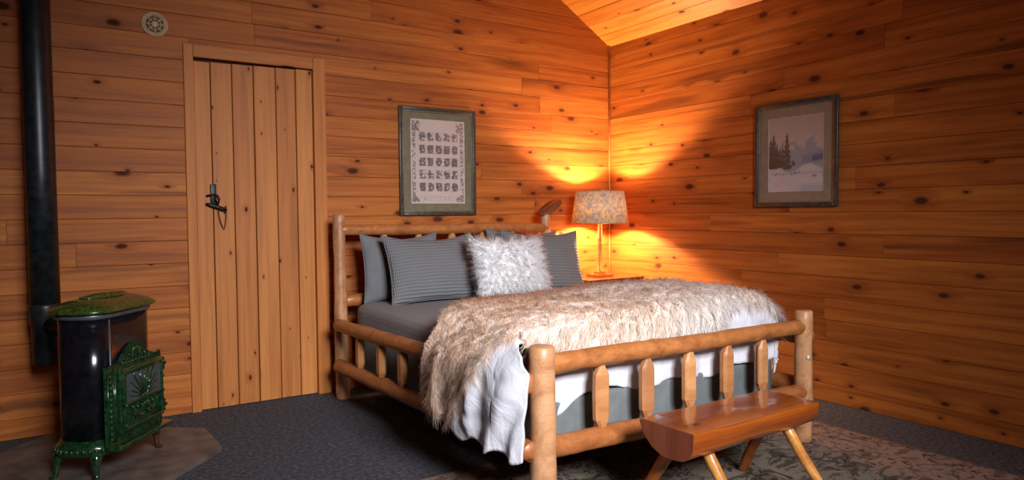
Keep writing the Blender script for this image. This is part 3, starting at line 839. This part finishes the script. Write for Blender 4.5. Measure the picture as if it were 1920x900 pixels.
# ------------------------------------------------------------------ bed frame
bed = tag(empty('bed_frame', (2.35, 3.25, 0)), 'rustic peeled log bed frame with pointed slat spindles', 'bed')
BO = Vector((2.35, 3.25, 0))
def log(name, p0, p1, r0, r1, mat, seed, jit=0.10, bend=0.004, n=None, parent=None, org=BO, knobs=3):
    """a hand-peeled log, built along its own Z so that the grain follows it"""
    p0, p1 = Vector(p0)-org, Vector(p1)-org
    L = (p1-p0).length; n = n or max(6, int(L/0.05))
    pts, rad = [], []
    for i in range(n+1):
        t_ = i/n
        pts.append((bend*mn.noise(Vector((seed*3.1, t_*2.5, 0)))*2, bend*mn.noise(Vector((t_*2.5, seed*5.7, 3)))*2, L*t_))
        rad.append((r0+(r1-r0)*t_)*(1+0.05*mn.noise(Vector((t_*L*6, seed*2.2, 1)))))
    # softened ends
    pts = [pts[0]] + [(pts[0][0], pts[0][1], .006)] + pts[1:-1] + [(pts[-1][0], pts[-1][1], L-.006)] + [pts[-1]]
    rad = [rad[0]*.88] + [rad[0]] + rad[1:-1] + [rad[-1]] + [rad[-1]*.88]
    vs, fs = tube(pts, rad, 20, jit=jit, seed=seed)
    rr = random.Random(seed)
    kn = [(rr.uniform(.1, .9)*L, rr.uniform(0, 2*PI), rr.uniform(.3, 1)) for _ in range(int(knobs*max(1, L)))]
    out = []
    for v_ in vs:
        v_ = Vector(v_); a = math.atan2(v_.y, v_.x)
        for kz, ka, ks in kn:
            da = (a-ka+PI) % (2*PI)-PI
            d2 = ((v_.z-kz)/.035)**2+(da/.5)**2
            if d2 < 4: v_ += Vector((math.cos(a), math.sin(a), 0))*.006*ks*math.exp(-d2*1.5)
        out.append(v_)
    q = (p1-p0).to_track_quat('Z', 'Y')
    return link(name, mesh(out, fs), mat, parent or bed, Matrix.Translation(p0) @ q.to_matrix().to_4x4())
XLb, XRb, YFt, YHd = 1.535, 3.185, 2.145, 4.355
log('headpost', (XLb, YHd, 0), (XLb-.008, YHd, 1.195), .045, .039, M['post'], 1)
log('headpost', (XRb-.01, YHd, 0), (XRb-.015, YHd, 1.19), .044, .036, M['post'], 2)
log('footpost', (XLb+.005, YFt, 0.0125), (XLb+.005, YFt, .688), .054, .050, M['post'], 3, jit=.06)
log('footpost', (XRb+.01, YFt, 0.0125), (XRb, YFt, .688), .047, .043, M['post'], 4, jit=.06)
# slanted oval slab on top of the right headpost
g = G(); g.add(*tube([(0, 0, -.010), (0, 0, -.006), (0, 0, .006), (0, 0, .010)], [.112, .118, .118, .112], 24, squash=1/2.3))
sl = g.build('slanted_cap', M['slab'], bed, True, Matrix.Translation(Vector((3.215, YHd, 1.236))-BO) @ Matrix.Rotation(math.radians(-30), 4, 'Y') @ Matrix.Rotation(math.radians(30), 4, 'X') @ Matrix.Rotation(PI*0, 4, 'Z'))
tag(sl, 'dark slanted oval wood slab')
log('head_rail', (XLb-.01, YHd, 1.095), (XRb, YHd, 1.082), .036, .034, M['rail'], 5)
log('head_rail', (XLb+.02, YHd, .640), (XRb, YHd, .640), .042, .040, M['rail'], 6)
log('foot_rail', (XLb-.005, YFt, .612), (XRb+.005, YFt, .606), .039, .037, M['rail'], 7)
log('foot_rail', (XLb, YFt, .288), (XRb+.01, YFt, .272), .044, .042, M['rail'], 8)
log('side_rail', (1.478, YHd-.10, .500), (1.482, YFt-.01, .552), .040, .039, M['rail'], 9)
log('side_rail', (1.478, YHd-.10, .242), (1.482, YFt-.01, .292), .042, .042, M['rail'], 10)
log('side_rail', (3.232, YHd-.10, .500), (3.236, YFt-.01, .545), .042, .042, M['rail'], 11)
log('side_rail', (3.232, YHd-.10, .242), (3.236, YFt-.01, .285), .045, .045, M['rail'], 12)
g = G(); g.add(*tube([(3.172-BO.x, YFt-.047-BO.y, .452), (3.172-BO.x, YFt-.038-BO.y, .452)], .012, 12)); g.build('tenon_plug', M['ivory'], bed)
def spindle(x, y, z0, z1, along, w, seed, d=None):
    """hewn slat with pointed ends: facets meet the narrow tenons"""
    rr = random.Random(seed*13)
    d = d or w*.62
    n = 8
    H = z1-z0
    prof = [(0, .34), (.16+rr.uniform(-.02, .02), .97), (.22, 1.0), (.5, 1.0+rr.uniform(-.03, .05)), (.80, 1.0), (.85+rr.uniform(-.02, .02), .95), (1, .36)]
    vs, fs = [], []
    oct_ = [(-.62, -1), (.62, -1), (1, -.45), (1, .45), (.62, 1), (-.62, 1), (-1, .45), (-1, -.45)]
    for t_, s in prof:
        for a, b in oct_:
            p = (a*w*s, b*d*(.55+.45*s))
            p = (p[0], p[1]) if along == 'x' else (p[1], p[0])
            vs.append((p[0], p[1], H*t_))
    for i in range(len(prof)-1):
        for k in range(n): fs.append((i*n+k, i*n+(k+1) % n, (i+1)*n+(k+1) % n, (i+1)*n+k))
    if along != 'x': fs = [f[::-1] for f in fs]
    fs.append(tuple(range(n))[::-1]); fs.append(tuple((len(prof)-1)*n+k for k in range(n)))
    me = mesh(vs, fs, False)
    link('spindle', me, M['spindle'], bed, Matrix.Translation(Vector((x, y, z0))-BO))
for i, x in enumerate((1.834, 2.089, 2.348, 2.602, 2.855)):
    spindle(x, YFt, .318, .580, 'x', .0355, 20+i)
for i, y in enumerate((3.90, 3.585, 3.30, 2.985, 2.68, 2.38)):
    zb = .242+(YHd-.10-y)/2.11*.05; zt = .50+(YHd-.10-y)/2.11*.052
    spindle(1.482, y, zb+.032, zt-.028, 'y', .034, 30+i)
    spindle(3.234, y, zb+.032, zt-.028, 'y', .035, 40+i)
for i, x in enumerate((1.834, 2.089, 2.348, 2.602, 2.855)):
    spindle(x, YHd, .665, 1.070, 'x', .036, 50+i)

# ------------------------------------------------------------------ mattress base, mattress with blanket
def rounded_box(x0, x1, y0, y1, z0, z1, r, nx=30, ny=40, nz=6, fn=None):
    bm = bmesh.new()
    bmesh.ops.create_cube(bm, size=2)
    bmesh.ops.subdivide_edges(bm, edges=list(bm.edges), cuts=23, use_grid_fill=True)
    hx, hy, hz = (x1-x0)/2, (y1-y0)/2, (z1-z0)/2
    for v_ in bm.verts:
        p = Vector((v_.co.x*hx, v_.co.y*hy, v_.co.z*hz))
        q = Vector((max(-hx+r, min(hx-r, p.x)), max(-hy+r, min(hy-r, p.y)), max(-hz+r, min(hz-r, p.z))))
        d = p-q
        if d.length > 1e-6: p = q+d.normalized()*min(r, d.length if (abs(d.x) > 1e-6)+(abs(d.y) > 1e-6)+(abs(d.z) > 1e-6) < 2 else r)
        if fn: p = fn(p, hx, hy, hz)
        v_.co = p
    bm.verts.index_update()
    out = [v_.co.copy() for v_ in bm.verts], [[v_.index for v_ in f_.verts] for f_ in bm.faces]
    bm.free()
    return out
def pleat(p, hx, hy, hz):
    s = p.x*19+math.sin(p.x*7)*1.5 if abs(p.y) > hy-.02 else p.y*17
    k = .014*math.sin(s)**3
    if abs(p.y) > hy-.02: p.y += math.copysign(k, p.y)
    if abs(p.x) > hx-.02: p.x += math.copysign(k, p.x)
    return p
bx = link('box_spring', mesh(*rounded_box(1.60, 3.09, 2.25, 4.26, .205, .44, .02, fn=pleat)), M['skirt'])
# re-centre
def recentre(o, c):
    me = o.data
    me.transform(Matrix.Translation(-Vector(c)))
    o.location = c
bx.location = (2.345, 3.255, .3225)
tag(bx, 'grey pleated box spring cover behind the footboard spindles', 'box spring')
def sag(p, hx, hy, hz):
    if p.z > hz-.05: p.z += .004*mn.noise(Vector((p.x*5, p.y*5, 0)))
    return p
mt = link('mattress', mesh(*rounded_box(1.585, 3.105, 2.26, 4.28, .42, .632, .065, fn=sag)), M['blanket'])
mt.location = (2.345, 3.27, .528)
tag(mt, 'mattress made up with a slate grey ribbed blanket beside the pillows', 'mattress')

# ------------------------------------------------------------------ duvet and fur throw: one drape rule for both
def smooth_path(pts, n=200):
    p = np.array(pts, float)
    s = np.linspace(0, 1, n)*p[-1, 0]
    o = np.stack([s]+[np.interp(s, p[:, 0], p[:, k]) for k in range(1, p.shape[1])], -1)
    ker = np.ones(15)/15
    for k in range(1, p.shape[1]):
        e = np.concatenate([np.full(7, o[0, k]), o[:, k], np.full(7, o[-1, k])])
        o[:, k] = np.convolve(e, ker, 'valid')
    return o
LEFT = smooth_path([(0, 0, 0), (.10, -.095, -.022), (.20, -.175, -.085), (.28, -.212, -.155), (.36, -.222, -.235), (.70, -.226, -.575)])
RIGHT = smooth_path([(0, 0, 0), (.06, .055, -.012), (.12, .10, -.05), (.18, .12, -.11), (.6, .125, -.52)])
FOOT = smooth_path([(0, 0, 0), (.06, -.055, -.010), (.12, -.10, -.045), (.18, -.122, -.10), (.6, -.128, -.51)])
BXL, BXR, BYF = 1.60, 2.975, 2.36
def fbm3(x, y, s, seed):
    return fbm((x+3)/8, (y+3)/8, s*8, seed, 3)-.5
def top_z(x, y):
    h = np.interp(y, [2.2, 2.5, 2.9, 3.25, 3.5, 3.7, 4.3], [.735, .752, .750, .704, .664, .648, .640])
    h = h+.020*np.interp(x, [1.6, 2.3, 3.0], [0, 0, 1.0])
    return h+.050*fbm3(x, y, 1.6, 77)+.018*fbm3(x, y, 5, 83)
def drape(a, b, off=0.0):
    """cloth coordinates (a across, b along the bed) -> world"""
    x = np.clip(a, BXL, BXR); y = np.maximum(b, BYF)
    sl, sr, sf = np.maximum(BXL-a, 0), np.maximum(a-BXR, 0), np.maximum(BYF-b, 0)
    dx = np.interp(sl, LEFT[:, 0], LEFT[:, 1])+np.interp(sr, RIGHT[:, 0], RIGHT[:, 1])
    dzx = -(np.interp(sl, LEFT[:, 0], LEFT[:, 2])+np.interp(sr, RIGHT[:, 0], RIGHT[:, 2]))
    dy = np.interp(sf, FOOT[:, 0], FOOT[:, 1]); dzy = -np.interp(sf, FOOT[:, 0], FOOT[:, 2])
    kf = np.clip(1-(sl-.06)/.14, 0, 1)
    dy = dy*kf-sf*(1-kf); dzy = dzy*kf
    dz = (dzx**3+dzy**3+1e-12)**(1/3)
    hang = np.clip((sl-.2)/.25, 0, 1); hangf = np.clip((sf-.10)/.2, 0, 1)
    fold = .014*hang*np.sin(b*26+2.5*fbm3(a, b, 2, 5)*6)+.007*hang*np.sin(b*47+1)
    foldf = .010*kf*hangf*np.sin(a*24+2*np.sin(a*5))
    z = top_z(x, y)-dz
    o = off
    ox = -o*np.clip(sl/.28, 0, 1)+o*np.clip(sr/.15, 0, 1)
    oy = -o*0.35*np.clip(sf/.15, 0, 1)*kf
    oz = o*(1-np.clip(np.maximum(sl/.34, np.maximum(sr/.2, sf/.2)), 0, 1))
    return np.stack([x+dx+ox-fold*(sl > 0), y+dy+oy-foldf, z+oz], -1)
def drape_mesh(a0, a1, f0, f1, na, nb, off, warp=None):
    """cloth grid between side hems a0(t), a1(t) and the edges f0(a) at the foot, f1(a) at the head"""
    S, T = np.meshgrid(np.linspace(0, 1, na), np.linspace(0, 1, nb))
    A = a0(T)*(1-S)+a1(T)*S
    B = f0(A)*(1-T)+f1(A)*T
    V = drape(A, B, off)
    if warp is not None: V = warp(A, B, V)
    i = np.arange((nb-1)*na).reshape(nb-1, na)[:, :-1].ravel()
    return V.reshape(-1, 3), np.stack([i, i+1, i+na+1, i+na], -1)
def duvet_warp(A, B, V):
    w = .016*fbm3(A*1.0, B, 7, 91)+.003*np.sin(fbm3(A, B, 3, 97)*34)
    hang = np.clip((1.60-A)/.3, 0, 1)
    V = V.copy(); V[..., 0] -= hang*(w+.004); V[..., 2] += (1-hang)*w*.6
    V[..., 0] += .055*np.clip((2.27-B)/.17, 0, 1)**2*np.clip((1.42-A)/.1, 0, 1)
    hf = np.clip((2.3-B)/.1, 0, 1)*(A > 1.58); V[..., 1] += hf*w*.8
    return V
def duvet_foot(A):
    f = 2.36-.395-.010*np.sin(A*5.3+1.2)-.014*np.sin(A*15+.6)-.075*np.exp(-((A-1.66)/.10)**2)-.03*np.clip((A-2.3)/.5, 0, 1)
    return np.where(A < 1.60, np.interp(A, [.9, 1.32, 1.42, 1.50, 1.57, 1.64], [2.10, 2.105, 2.15, 2.205, 2.205, 1.95]), f)
def duvet_head(A):
    return np.interp(A, [.9, 1.40, 1.7, 2.0, 2.5, 3.4], [2.62, 2.66, 3.05, 3.25, 3.36, 3.40])
V_, F_ = drape_mesh(lambda t_: 1.60-.60-.015*np.sin(t_*19), lambda t_: 3.36+0*t_, duvet_foot, duvet_head, 190, 120, 0.0, duvet_warp)
dv = link('duvet', fast_mesh(V_, F_, True), M['cotton'])
sd = dv.modifiers.new('thick', 'SOLIDIFY'); sd.thickness = .014; sd.offset = -1
tag(dv, 'puffy white cotton duvet hanging below the fur throw at the foot', 'duvet')

def head_edge(A):
    return np.interp(A, [.9, 1.20, 1.40, 1.60, 1.80, 2.0, 2.5, 2.9, 3.1, 3.4], [2.86, 2.84, 2.83, 2.96, 3.20, 3.38, 3.50, 3.54, 3.60, 3.50])+.02*np.sin(A*17)
def foot_edge(A):
    return np.interp(A, [.9, 1.02, 1.15, 1.30, 1.45, 1.55, 1.65, 1.9, 2.0, 2.3, 2.6, 2.78, 2.95, 3.1, 3.5], [2.72, 2.62, 2.50, 2.36, 2.26, 2.20, 2.14, 2.14, 2.17, 2.12, 2.13, 2.22, 2.24, 2.18, 2.25])+.012*np.sin(A*23)
def fur_mask(A, B):
    return (B < head_edge(A)) & (B > foot_edge(A)) & (A > 1.06+.02*np.sin(B*14)) & (A < 3.28)
FOFF = .022
V_, F_ = drape_mesh(lambda t_: 1.07+.02*np.sin(t_*14), lambda t_: 3.27+0*t_, lambda a: foot_edge(a)+.012, lambda a: head_edge(a)-.012, 140, 80, FOFF)
throw = link('fur_throw', fast_mesh(V_, F_, True), simple('hide', (0.88, 0.78, 0.70), .9, 6, .05))
sd = throw.modifiers.new('thick', 'SOLIDIFY'); sd.thickness = .008; sd.offset = -1
tag(throw, 'shaggy cream fur throw spread across the foot of the bed and over its side', 'throw')

def strands(root, nrm, flow, length, width, cols, seed, clump=.028, droop=.35, seg=4, lift=.55):
    """curved tapering ribbons, one per hair lock"""
    rg = np.random.default_rng(seed)
    N = len(root)
    L = length*(.6+.8*rg.random(N))
    # locks: neighbours share a tip
    key = np.floor(root/clump+rg.normal(0, .15, root.shape)).astype(int)
    h = (key[:, 0]*73856093 ^ key[:, 1]*19349663 ^ key[:, 2]*83492791) % 100003
    cr = np.random.default_rng(5).normal(0, 1, (100003, 3))
    cdir = cr[h]
    d = nrm*lift+flow+cdir*.30+rg.normal(0, .13, (N, 3))
    d /= np.linalg.norm(d, axis=1)[:, None]
    cen = (key+.5)*clump
    side = np.cross(d, nrm+rg.normal(0, .22, (N, 3))); side /= np.linalg.norm(side, axis=1)[:, None]+1e-9
    curl = np.cross(d, side)
    pts = []
    for i in range(seg+1):
        t_ = i/seg
        p = root+d*(L*t_)[:, None]+np.array([0, 0, -1])*(droop*L*t_*t_)[:, None]+curl*(rg.normal(0, .10, N)*L*t_*t_)[:, None]
        pull = .45*t_*t_
        tc = cen+d*(L*t_)[:, None]+np.array([0, 0, -1])*(droop*L*t_*t_)[:, None]
        p = p*(1-pull)+tc*pull
        w = width*(1-.85*t_)
        pts.append(p-side*w/2); pts.append(p+side*w/2)
    V = np.stack(pts, 1).reshape(-1, 3)
    k = 2*(seg+1)
    base = np.arange(N)[:, None]*k
    F = np.concatenate([np.stack([base[:, 0]+2*i, base[:, 0]+2*i+1, base[:, 0]+2*i+3, base[:, 0]+2*i+2], -1) for i in range(seg)], 0)
    C = cols*(0.90+.18*rg.random(N))[:, None]*(1+.05*cr[h][:, :1])
    C = np.repeat(C[:, None, :], k, 1)
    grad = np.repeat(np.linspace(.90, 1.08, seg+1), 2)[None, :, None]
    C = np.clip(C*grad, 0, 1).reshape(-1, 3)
    NN = nrm+.08*cr[h]+.15*d+np.array([0, 0, .25])+rg.normal(0, .10, (N, 3)); NN /= np.linalg.norm(NN, axis=1)[:, None]
    return V, F, C, np.repeat(NN[:, None, :], k, 1).reshape(-1, 3)
def fur_mesh(V, F, C, NN):
    me = fast_mesh(V, F, True); paint(me, C)
    me.normals_split_custom_set_from_vertices(NN)
    return me
def throw_pile(n):
    rg = np.random.default_rng(21)
    A = rg.uniform(.98, 3.30, n*2); B = rg.uniform(2.08, 3.66, n*2)
    m = fur_mask(A, B); A, B = A[m][:n], B[m][:n]
    P0 = drape(A, B, FOFF); e = .004
    Pa = drape(A+e, B, FOFF)-P0; Pb = drape(A, B+e, FOFF)-P0
    nr = np.cross(Pa, Pb); nr /= np.linalg.norm(nr, axis=1)[:, None]+1e-12
    ta = Pa/(np.linalg.norm(Pa, axis=1)[:, None]+1e-9); tb = Pb/(np.linalg.norm(Pb, axis=1)[:, None]+1e-9)
    ang = fbm3(A, B, 1.7, 31)*5
    flow = (-ta)*(.55+.6*np.sin(ang))[:, None]+(-tb)*(.35+.9*np.cos(ang+.8)*.6)[:, None]
    w1 = np.clip(fbm3(A, B, 1.6, 61)*3.5+.5, 0, 1); w2 = np.clip(fbm3(A*1.3, B, 4, 67)*4+.5, 0, 1)
    cream = np.array([.87, .71, .58]); white = np.array([.86, .81, .77]); tan = np.array([.76, .53, .40])
    tanw = np.clip((1.95-A)/.5, 0, 1)*.38*w2+.16*w1*w2
    whw = np.clip((A-1.9)/.9, 0, 1)*.6+np.clip((2.45-B)/.25, 0, 1)*.5
    whw = np.clip(whw*(.5+.9*(1-w1)), 0, 1)
    c = cream*(1-whw[:, None])+white*whw[:, None]
    c = c*(1-tanw[:, None])+tan*tanw[:, None]
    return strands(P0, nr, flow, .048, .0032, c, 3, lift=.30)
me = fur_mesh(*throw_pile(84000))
tag(link('fur', me, M['fur'], throw), kind='stuff')

# ------------------------------------------------------------------ pillows
def pillow_fn(u, v, w, h, T, seed, side, puff=.45):
    """u, v in -1..1 -> local point; side +1 front, -1 back"""
    ed = np.abs(u)**4; ev = np.abs(v)**4
    x = w/2*u*(1-.07*(1-v**2)*np.abs(u)**3)
    y = h/2*v*(1-.09*(1-u**2)*np.abs(v)**3)
    prof = np.clip((1-u**2)*(1-v**2), 0, 1)**puff
    wr = .10*(fbm((u+1)/2*.9, (v+1)/2*.9, 5, seed, 3)-.5)*prof+.05*np.sin((u*3+v*2)*3+seed)*np.clip((1-u**2)*(1-v**2), 0, 1)
    y = y-.026*(1-u**2)*(v > 0)*v
    return np.stack([x, y, side*T/2*(prof+wr)], -1)
def pillow_mesh(w, h, T, seed, n=44):
    q = np.linspace(-1, 1, n); q = np.sign(q)*(1-(1-np.abs(q))**1.35)
    U, Vv = np.meshgrid(q, q)
    a = pillow_fn(U, Vv, w, h, T, seed, 1).reshape(-1, 3); b = pillow_fn(U, Vv, w, h, T, seed+5, -1).reshape(-1, 3)
    i = np.arange((n-1)*n).reshape(n-1, n)[:, :-1].ravel()
    F = np.stack([i, i+1, i+n+1, i+n], -1)
    F2 = F[:, ::-1]+n*n
    me = fast_mesh(np.concatenate([a, b]), np.concatenate([F, F2]), True)
    bm = bmesh.new(); bm.from_mesh(me); bmesh.ops.remove_doubles(bm, verts=bm.verts, dist=1e-4); bm.to_mesh(me); bm.free()
    me.polygons.foreach_set('use_smooth', [True]*len(me.polygons))
    return me
def pillow_mw(c, lean, yaw_=0, roll_=0):
    th_ = math.radians(lean)
    R = axes((1, 0, 0), (0, math.sin(th_), math.cos(th_)), (0, -math.cos(th_), math.sin(th_)))
    return Matrix.Translation(c) @ Matrix.Rotation(math.radians(yaw_), 4, 'Z') @ R @ Matrix.Rotation(math.radians(roll_), 4, 'Z')
def pillow(name, label, c, w, h, T, lean, yaw_, roll_, mat, seed, piping=True):
    o = link(name, pillow_mesh(w, h, T, seed), mat, None, pillow_mw(c, lean, yaw_, roll_))
    tag(o, label, 'pillow')
    if piping:
        s = np.linspace(-1, 1, 24)
        pts = [pillow_fn(np.array(a), np.array(b), w, h, T, seed, 0)*np.array([1.0, 1.0, 1]) for a, b in [(t_, -1) for t_ in s]+[(1, t_) for t_ in s[1:]]+[(-t_, 1) for t_ in s[1:]]+[(-1, -t_) for t_ in s[1:]]]
        g_ = G(); g_.add(*tube([tuple(p) for p in pts], .004, 6, cap=False)); g_.build('seam', mat, o)
    return o
pillow('pillow', 'plain grey pillow standing at the left end against the headboard', (1.905, 4.235, .850), .55, .445, .13, 9, 0, 0, M['greysmooth'], 1)
pillow('pillow', 'plain grey pillow half hidden at the right end against the headboard', (2.88, 4.225, .85), .62, .45, .13, 12, 0, -3, M['greysmooth'], 2)
pillow('pillow', 'grey waffle pillow in front at the left, beside the white fur one', (2.035, 4.035, .846), .64, .455, .17, 20, 0, 0, M['waffle'], 3)
pillow('pillow', 'grey waffle pillow on the right, partly behind the white fur one', (2.925, 4.045, .850), .64, .46, .17, 18, -4, -2, M['waffle'], 4)
fw_c = (2.475, 3.80, .842)
FW, FHh, FT = .55, .43, .19
fp = pillow('fur_pillow', 'square white shaggy fur pillow leaning in front of the grey ones', fw_c, FW, FHh, FT, 20, 0, 0, simple('white_hide', (.86, .84, .83), .9, 6, .03), 6, False)
rg = np.random.default_rng(9)
n = 13000
U, Vv = rg.uniform(-1, 1, n), rg.uniform(-1, 1, n)
sd_ = np.where(rg.random(n) < .8, 1, -1)
P0 = pillow_fn(U, Vv, FW, FHh, FT, 6, 1); Pk = pillow_fn(U, Vv, FW, FHh, FT, 11, -1)
P0 = np.where(sd_[:, None] > 0, P0, Pk)
nr = np.stack([U**3*.9, Vv**3*.9, sd_*np.clip(1.1-np.maximum(np.abs(U), np.abs(Vv))**4, .1, 1)], -1); nr /= np.linalg.norm(nr, axis=1)[:, None]
flow = np.stack([.5*U, .35*Vv-.25, 0*U], -1)
cc = np.array([.95, .93, .93])*(.97+.05*rg.random((n, 1)))
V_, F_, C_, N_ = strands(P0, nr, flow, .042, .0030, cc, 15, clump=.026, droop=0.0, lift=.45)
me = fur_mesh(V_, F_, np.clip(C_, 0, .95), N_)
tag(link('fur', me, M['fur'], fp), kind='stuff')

# ------------------------------------------------------------------ nightstand and lamp
NX0, NX1, NY0, NY1, NZ = 3.36, 3.93, 4.06, 4.54, .682
ns = tag(empty('nightstand', ((NX0+NX1)/2, (NY0+NY1)/2, 0)), 'dark red wood nightstand with notched apron in the lamp corner', 'nightstand')
cx, cy = (NX0+NX1)/2, (NY0+NY1)/2
hx, hy = (NX1-NX0)/2, (NY1-NY0)/2
g = G(); g.add(*box(-hx, hx, -hy, hy, NZ-.022, NZ, .004)); g.build('top', M['darkwood'], ns, False)
g = G()   # flared apron
o1 = [(-hx+.01, -hy+.01), (hx-.01, -hy+.01), (hx-.01, hy-.002), (-hx+.01, hy-.002)]
o2 = [(-hx-.012, -hy-.012), (hx+.03, -hy-.012), (hx+.03, hy-.002), (-hx-.012, hy-.002)]
g.add(*loft([o2, o1], [NZ-.095, NZ-.022])); g.build('apron', M['darkwood'], ns, False)
for i in range(19):
    x = -hx+.02+i*(2*hx-.03)/18
    link('dentil', mesh(*box(x-.008, x+.008, -hy-.022, -hy-.002, NZ-.088, NZ-.060, .002), False), M['darkwood'], ns)
g = G(); g.add(*box(-hx+.03, hx-.03, -hy+.03, hy-.01, .12, NZ-.09, .004)); g.build('body', M['darkwood'], ns, False)
for z0, z1 in ((.15, .35), (.37, .57)):
    d_ = link('drawer', mesh(*box(-hx+.06, hx-.06, -hy+.012, -hy+.032, z0, z1, .004), False), M['darkwood'], ns)
    g = G(); g.add(*ball((0, -hy, (z0+z1)/2), .014)); g.build('knob', M['brass'], d_)
for a in (-1, 1):
    for b in (-1, 1):
        link('leg', mesh(*box(a*(hx-.05)-.02, a*(hx-.05)+.02, b*(hy-.05)-.02, b*(hy-.05)+.02, 0.001, .125, .003), False), M['darkwood'], ns)
LX, LY = 3.640, 4.262
lamp = tag(empty('table_lamp', (LX, LY, NZ)), 'lit table lamp with patterned fabric shade on the corner nightstand', 'lamp')
g = G(); g.add(*box(-.085, .085, -.07, .07, .0005, .022, .003)); g.build('base', M['brass'], lamp, False)
g = G(); g.add(*box(-.035, .035, -.035, .035, .022, .04, .004)); g.build('base_cap', M['brass'], lamp, False)
g = G(); g.add(*lathe((0, 0, 0), [(.015, .038), (.012, .05), (.012, .41), (.016, .425), (.016, .44)], 16)); g.build('stem', M['brass'], lamp)
g = G()
for a in (-1, 1): g.add(*tube([(a*.018, 0, .04), (a*.018, 0, .43)], .004, 8))
g.build('side_rods', M['crystal'], lamp)
g = G(); g.add(*lathe((0, 0, 0), [(.016, .44), (.018, .47), (.018, .50)], 14)); g.build('socket', M['brass'], lamp)
# shade: thin shell
SR0, SR1, SZ0, SZ1 = .228, .192, .425, .682
g = G()
prof = [(SR0, SZ0), (SR1, SZ1), (SR1-.002, SZ1), (SR0-.002, SZ0)]
vs, fs = lathe((0, 0, 0), prof, 64, False)
n = 4
for i in range(64): fs.append((i*n+3, ((i+1) % 64)*n+3, ((i+1) % 64)*n, i*n))
g.add(vs, fs); g.build('shade', M['shade'], lamp)
for R_, Z_ in ((SR0, SZ0), (SR1, SZ1)):
    g = G(); g.add(*ring((0, 0, Z_), R_, .0025, 64, 6)); g.build('shade_rim', M['brass'], lamp)
g = G()
for i in range(3):
    a = 2*PI*i/3; g.add(*tube([(0, 0, SZ1-.02), (SR1*math.cos(a), SR1*math.sin(a), SZ1-.002)], .0015, 5))
g.build('shade_spider', M['brass'], lamp)
g = G(); g.add(*ball((0, 0, .545), .028, 14, 10, (1, 1, 1.25))); bl = g.build('bulb', M['bulb'], lamp)
bl.visible_shadow = True
l = bpy.data.lights.new('lamp_light', 'POINT'); l.energy = LAMP_W; l.color = LAMP_COL; l.shadow_soft_size = .03
lo = bpy.data.objects.new('lamp_light', l); lo.location = (LX, LY, NZ+.545); COL.objects.link(lo)
bl.visible_shadow = False

# ------------------------------------------------------------------ half-log bench
BN = Vector((2.24, 1.81, 0))
bench = tag(empty('halflog_bench', BN), 'glossy red-brown half-log bench on four splayed legs at the bed foot', 'bench')
sec = [(1.685, .408), (1.679, .400), (1.682, .340), (1.700, .316), (1.735, .297), (1.785, .288), (1.835, .292), (1.885, .312), (1.925, .350), (1.945, .398), (1.938, .408)]
g = G(); ns_ = 30; m = len(sec)
XB0, XB1 = 1.868, 2.612
vs, fs = [], []
for i in range(ns_+1):
    t_ = i/ns_
    x = XB0+(XB1-XB0)*t_
    for j, (y, z) in enumerate(sec):
        k = mn.noise(Vector((x*3.5, j*.8, 2)))
        yy = y+(.008*k if 0 < j < m-1 else .003*k)+.000*t_
        zz = z+(.008*k if 1 < j < m-2 else 0)+(.016*t_ if 2 <= j <= 8 else 0)
        xx = x+(-.012 if i == 0 else .0)*(y-1.69)/.25+(.02*(1.80-y)/.25 if i == ns_ else 0)*0
        vs.append((xx-BN.x, yy-BN.y, zz))
for i in range(ns_):
    for j in range(m): fs.append((i*m+j, (i+1)*m+j, (i+1)*m+(j+1) % m, i*m+(j+1) % m))
mi = [0]*len(fs)
fs.append(tuple(range(m))); mi.append(1); fs.append(tuple(ns_*m+j for j in range(m))[::-1]); mi.append(1)
se = link('seat', mesh(vs, fs, True, mi), [M['bench'], M['bench_end']], bench)
bv = se.modifiers.new('b', 'BEVEL'); bv.width = .003; bv.segments = 2; bv.limit_method = 'ANGLE'; bv.angle_limit = math.radians(50)
se.modifiers.new('n', 'WEIGHTED_NORMAL')
g = G(); g.add(*box(XB0-.0098-BN.x, XB0-.0068-BN.x, 1.87-BN.y, 1.935-BN.y, .360, .364)); g.build('end_crack', M['slot'], bench, False)
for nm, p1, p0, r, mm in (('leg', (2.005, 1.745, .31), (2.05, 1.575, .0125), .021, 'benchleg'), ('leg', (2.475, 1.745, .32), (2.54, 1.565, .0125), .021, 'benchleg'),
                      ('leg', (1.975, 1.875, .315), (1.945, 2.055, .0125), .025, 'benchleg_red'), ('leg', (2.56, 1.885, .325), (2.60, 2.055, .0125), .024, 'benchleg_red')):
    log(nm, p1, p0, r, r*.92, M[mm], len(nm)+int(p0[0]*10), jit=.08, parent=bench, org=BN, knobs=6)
bpy.context.view_layer.update()
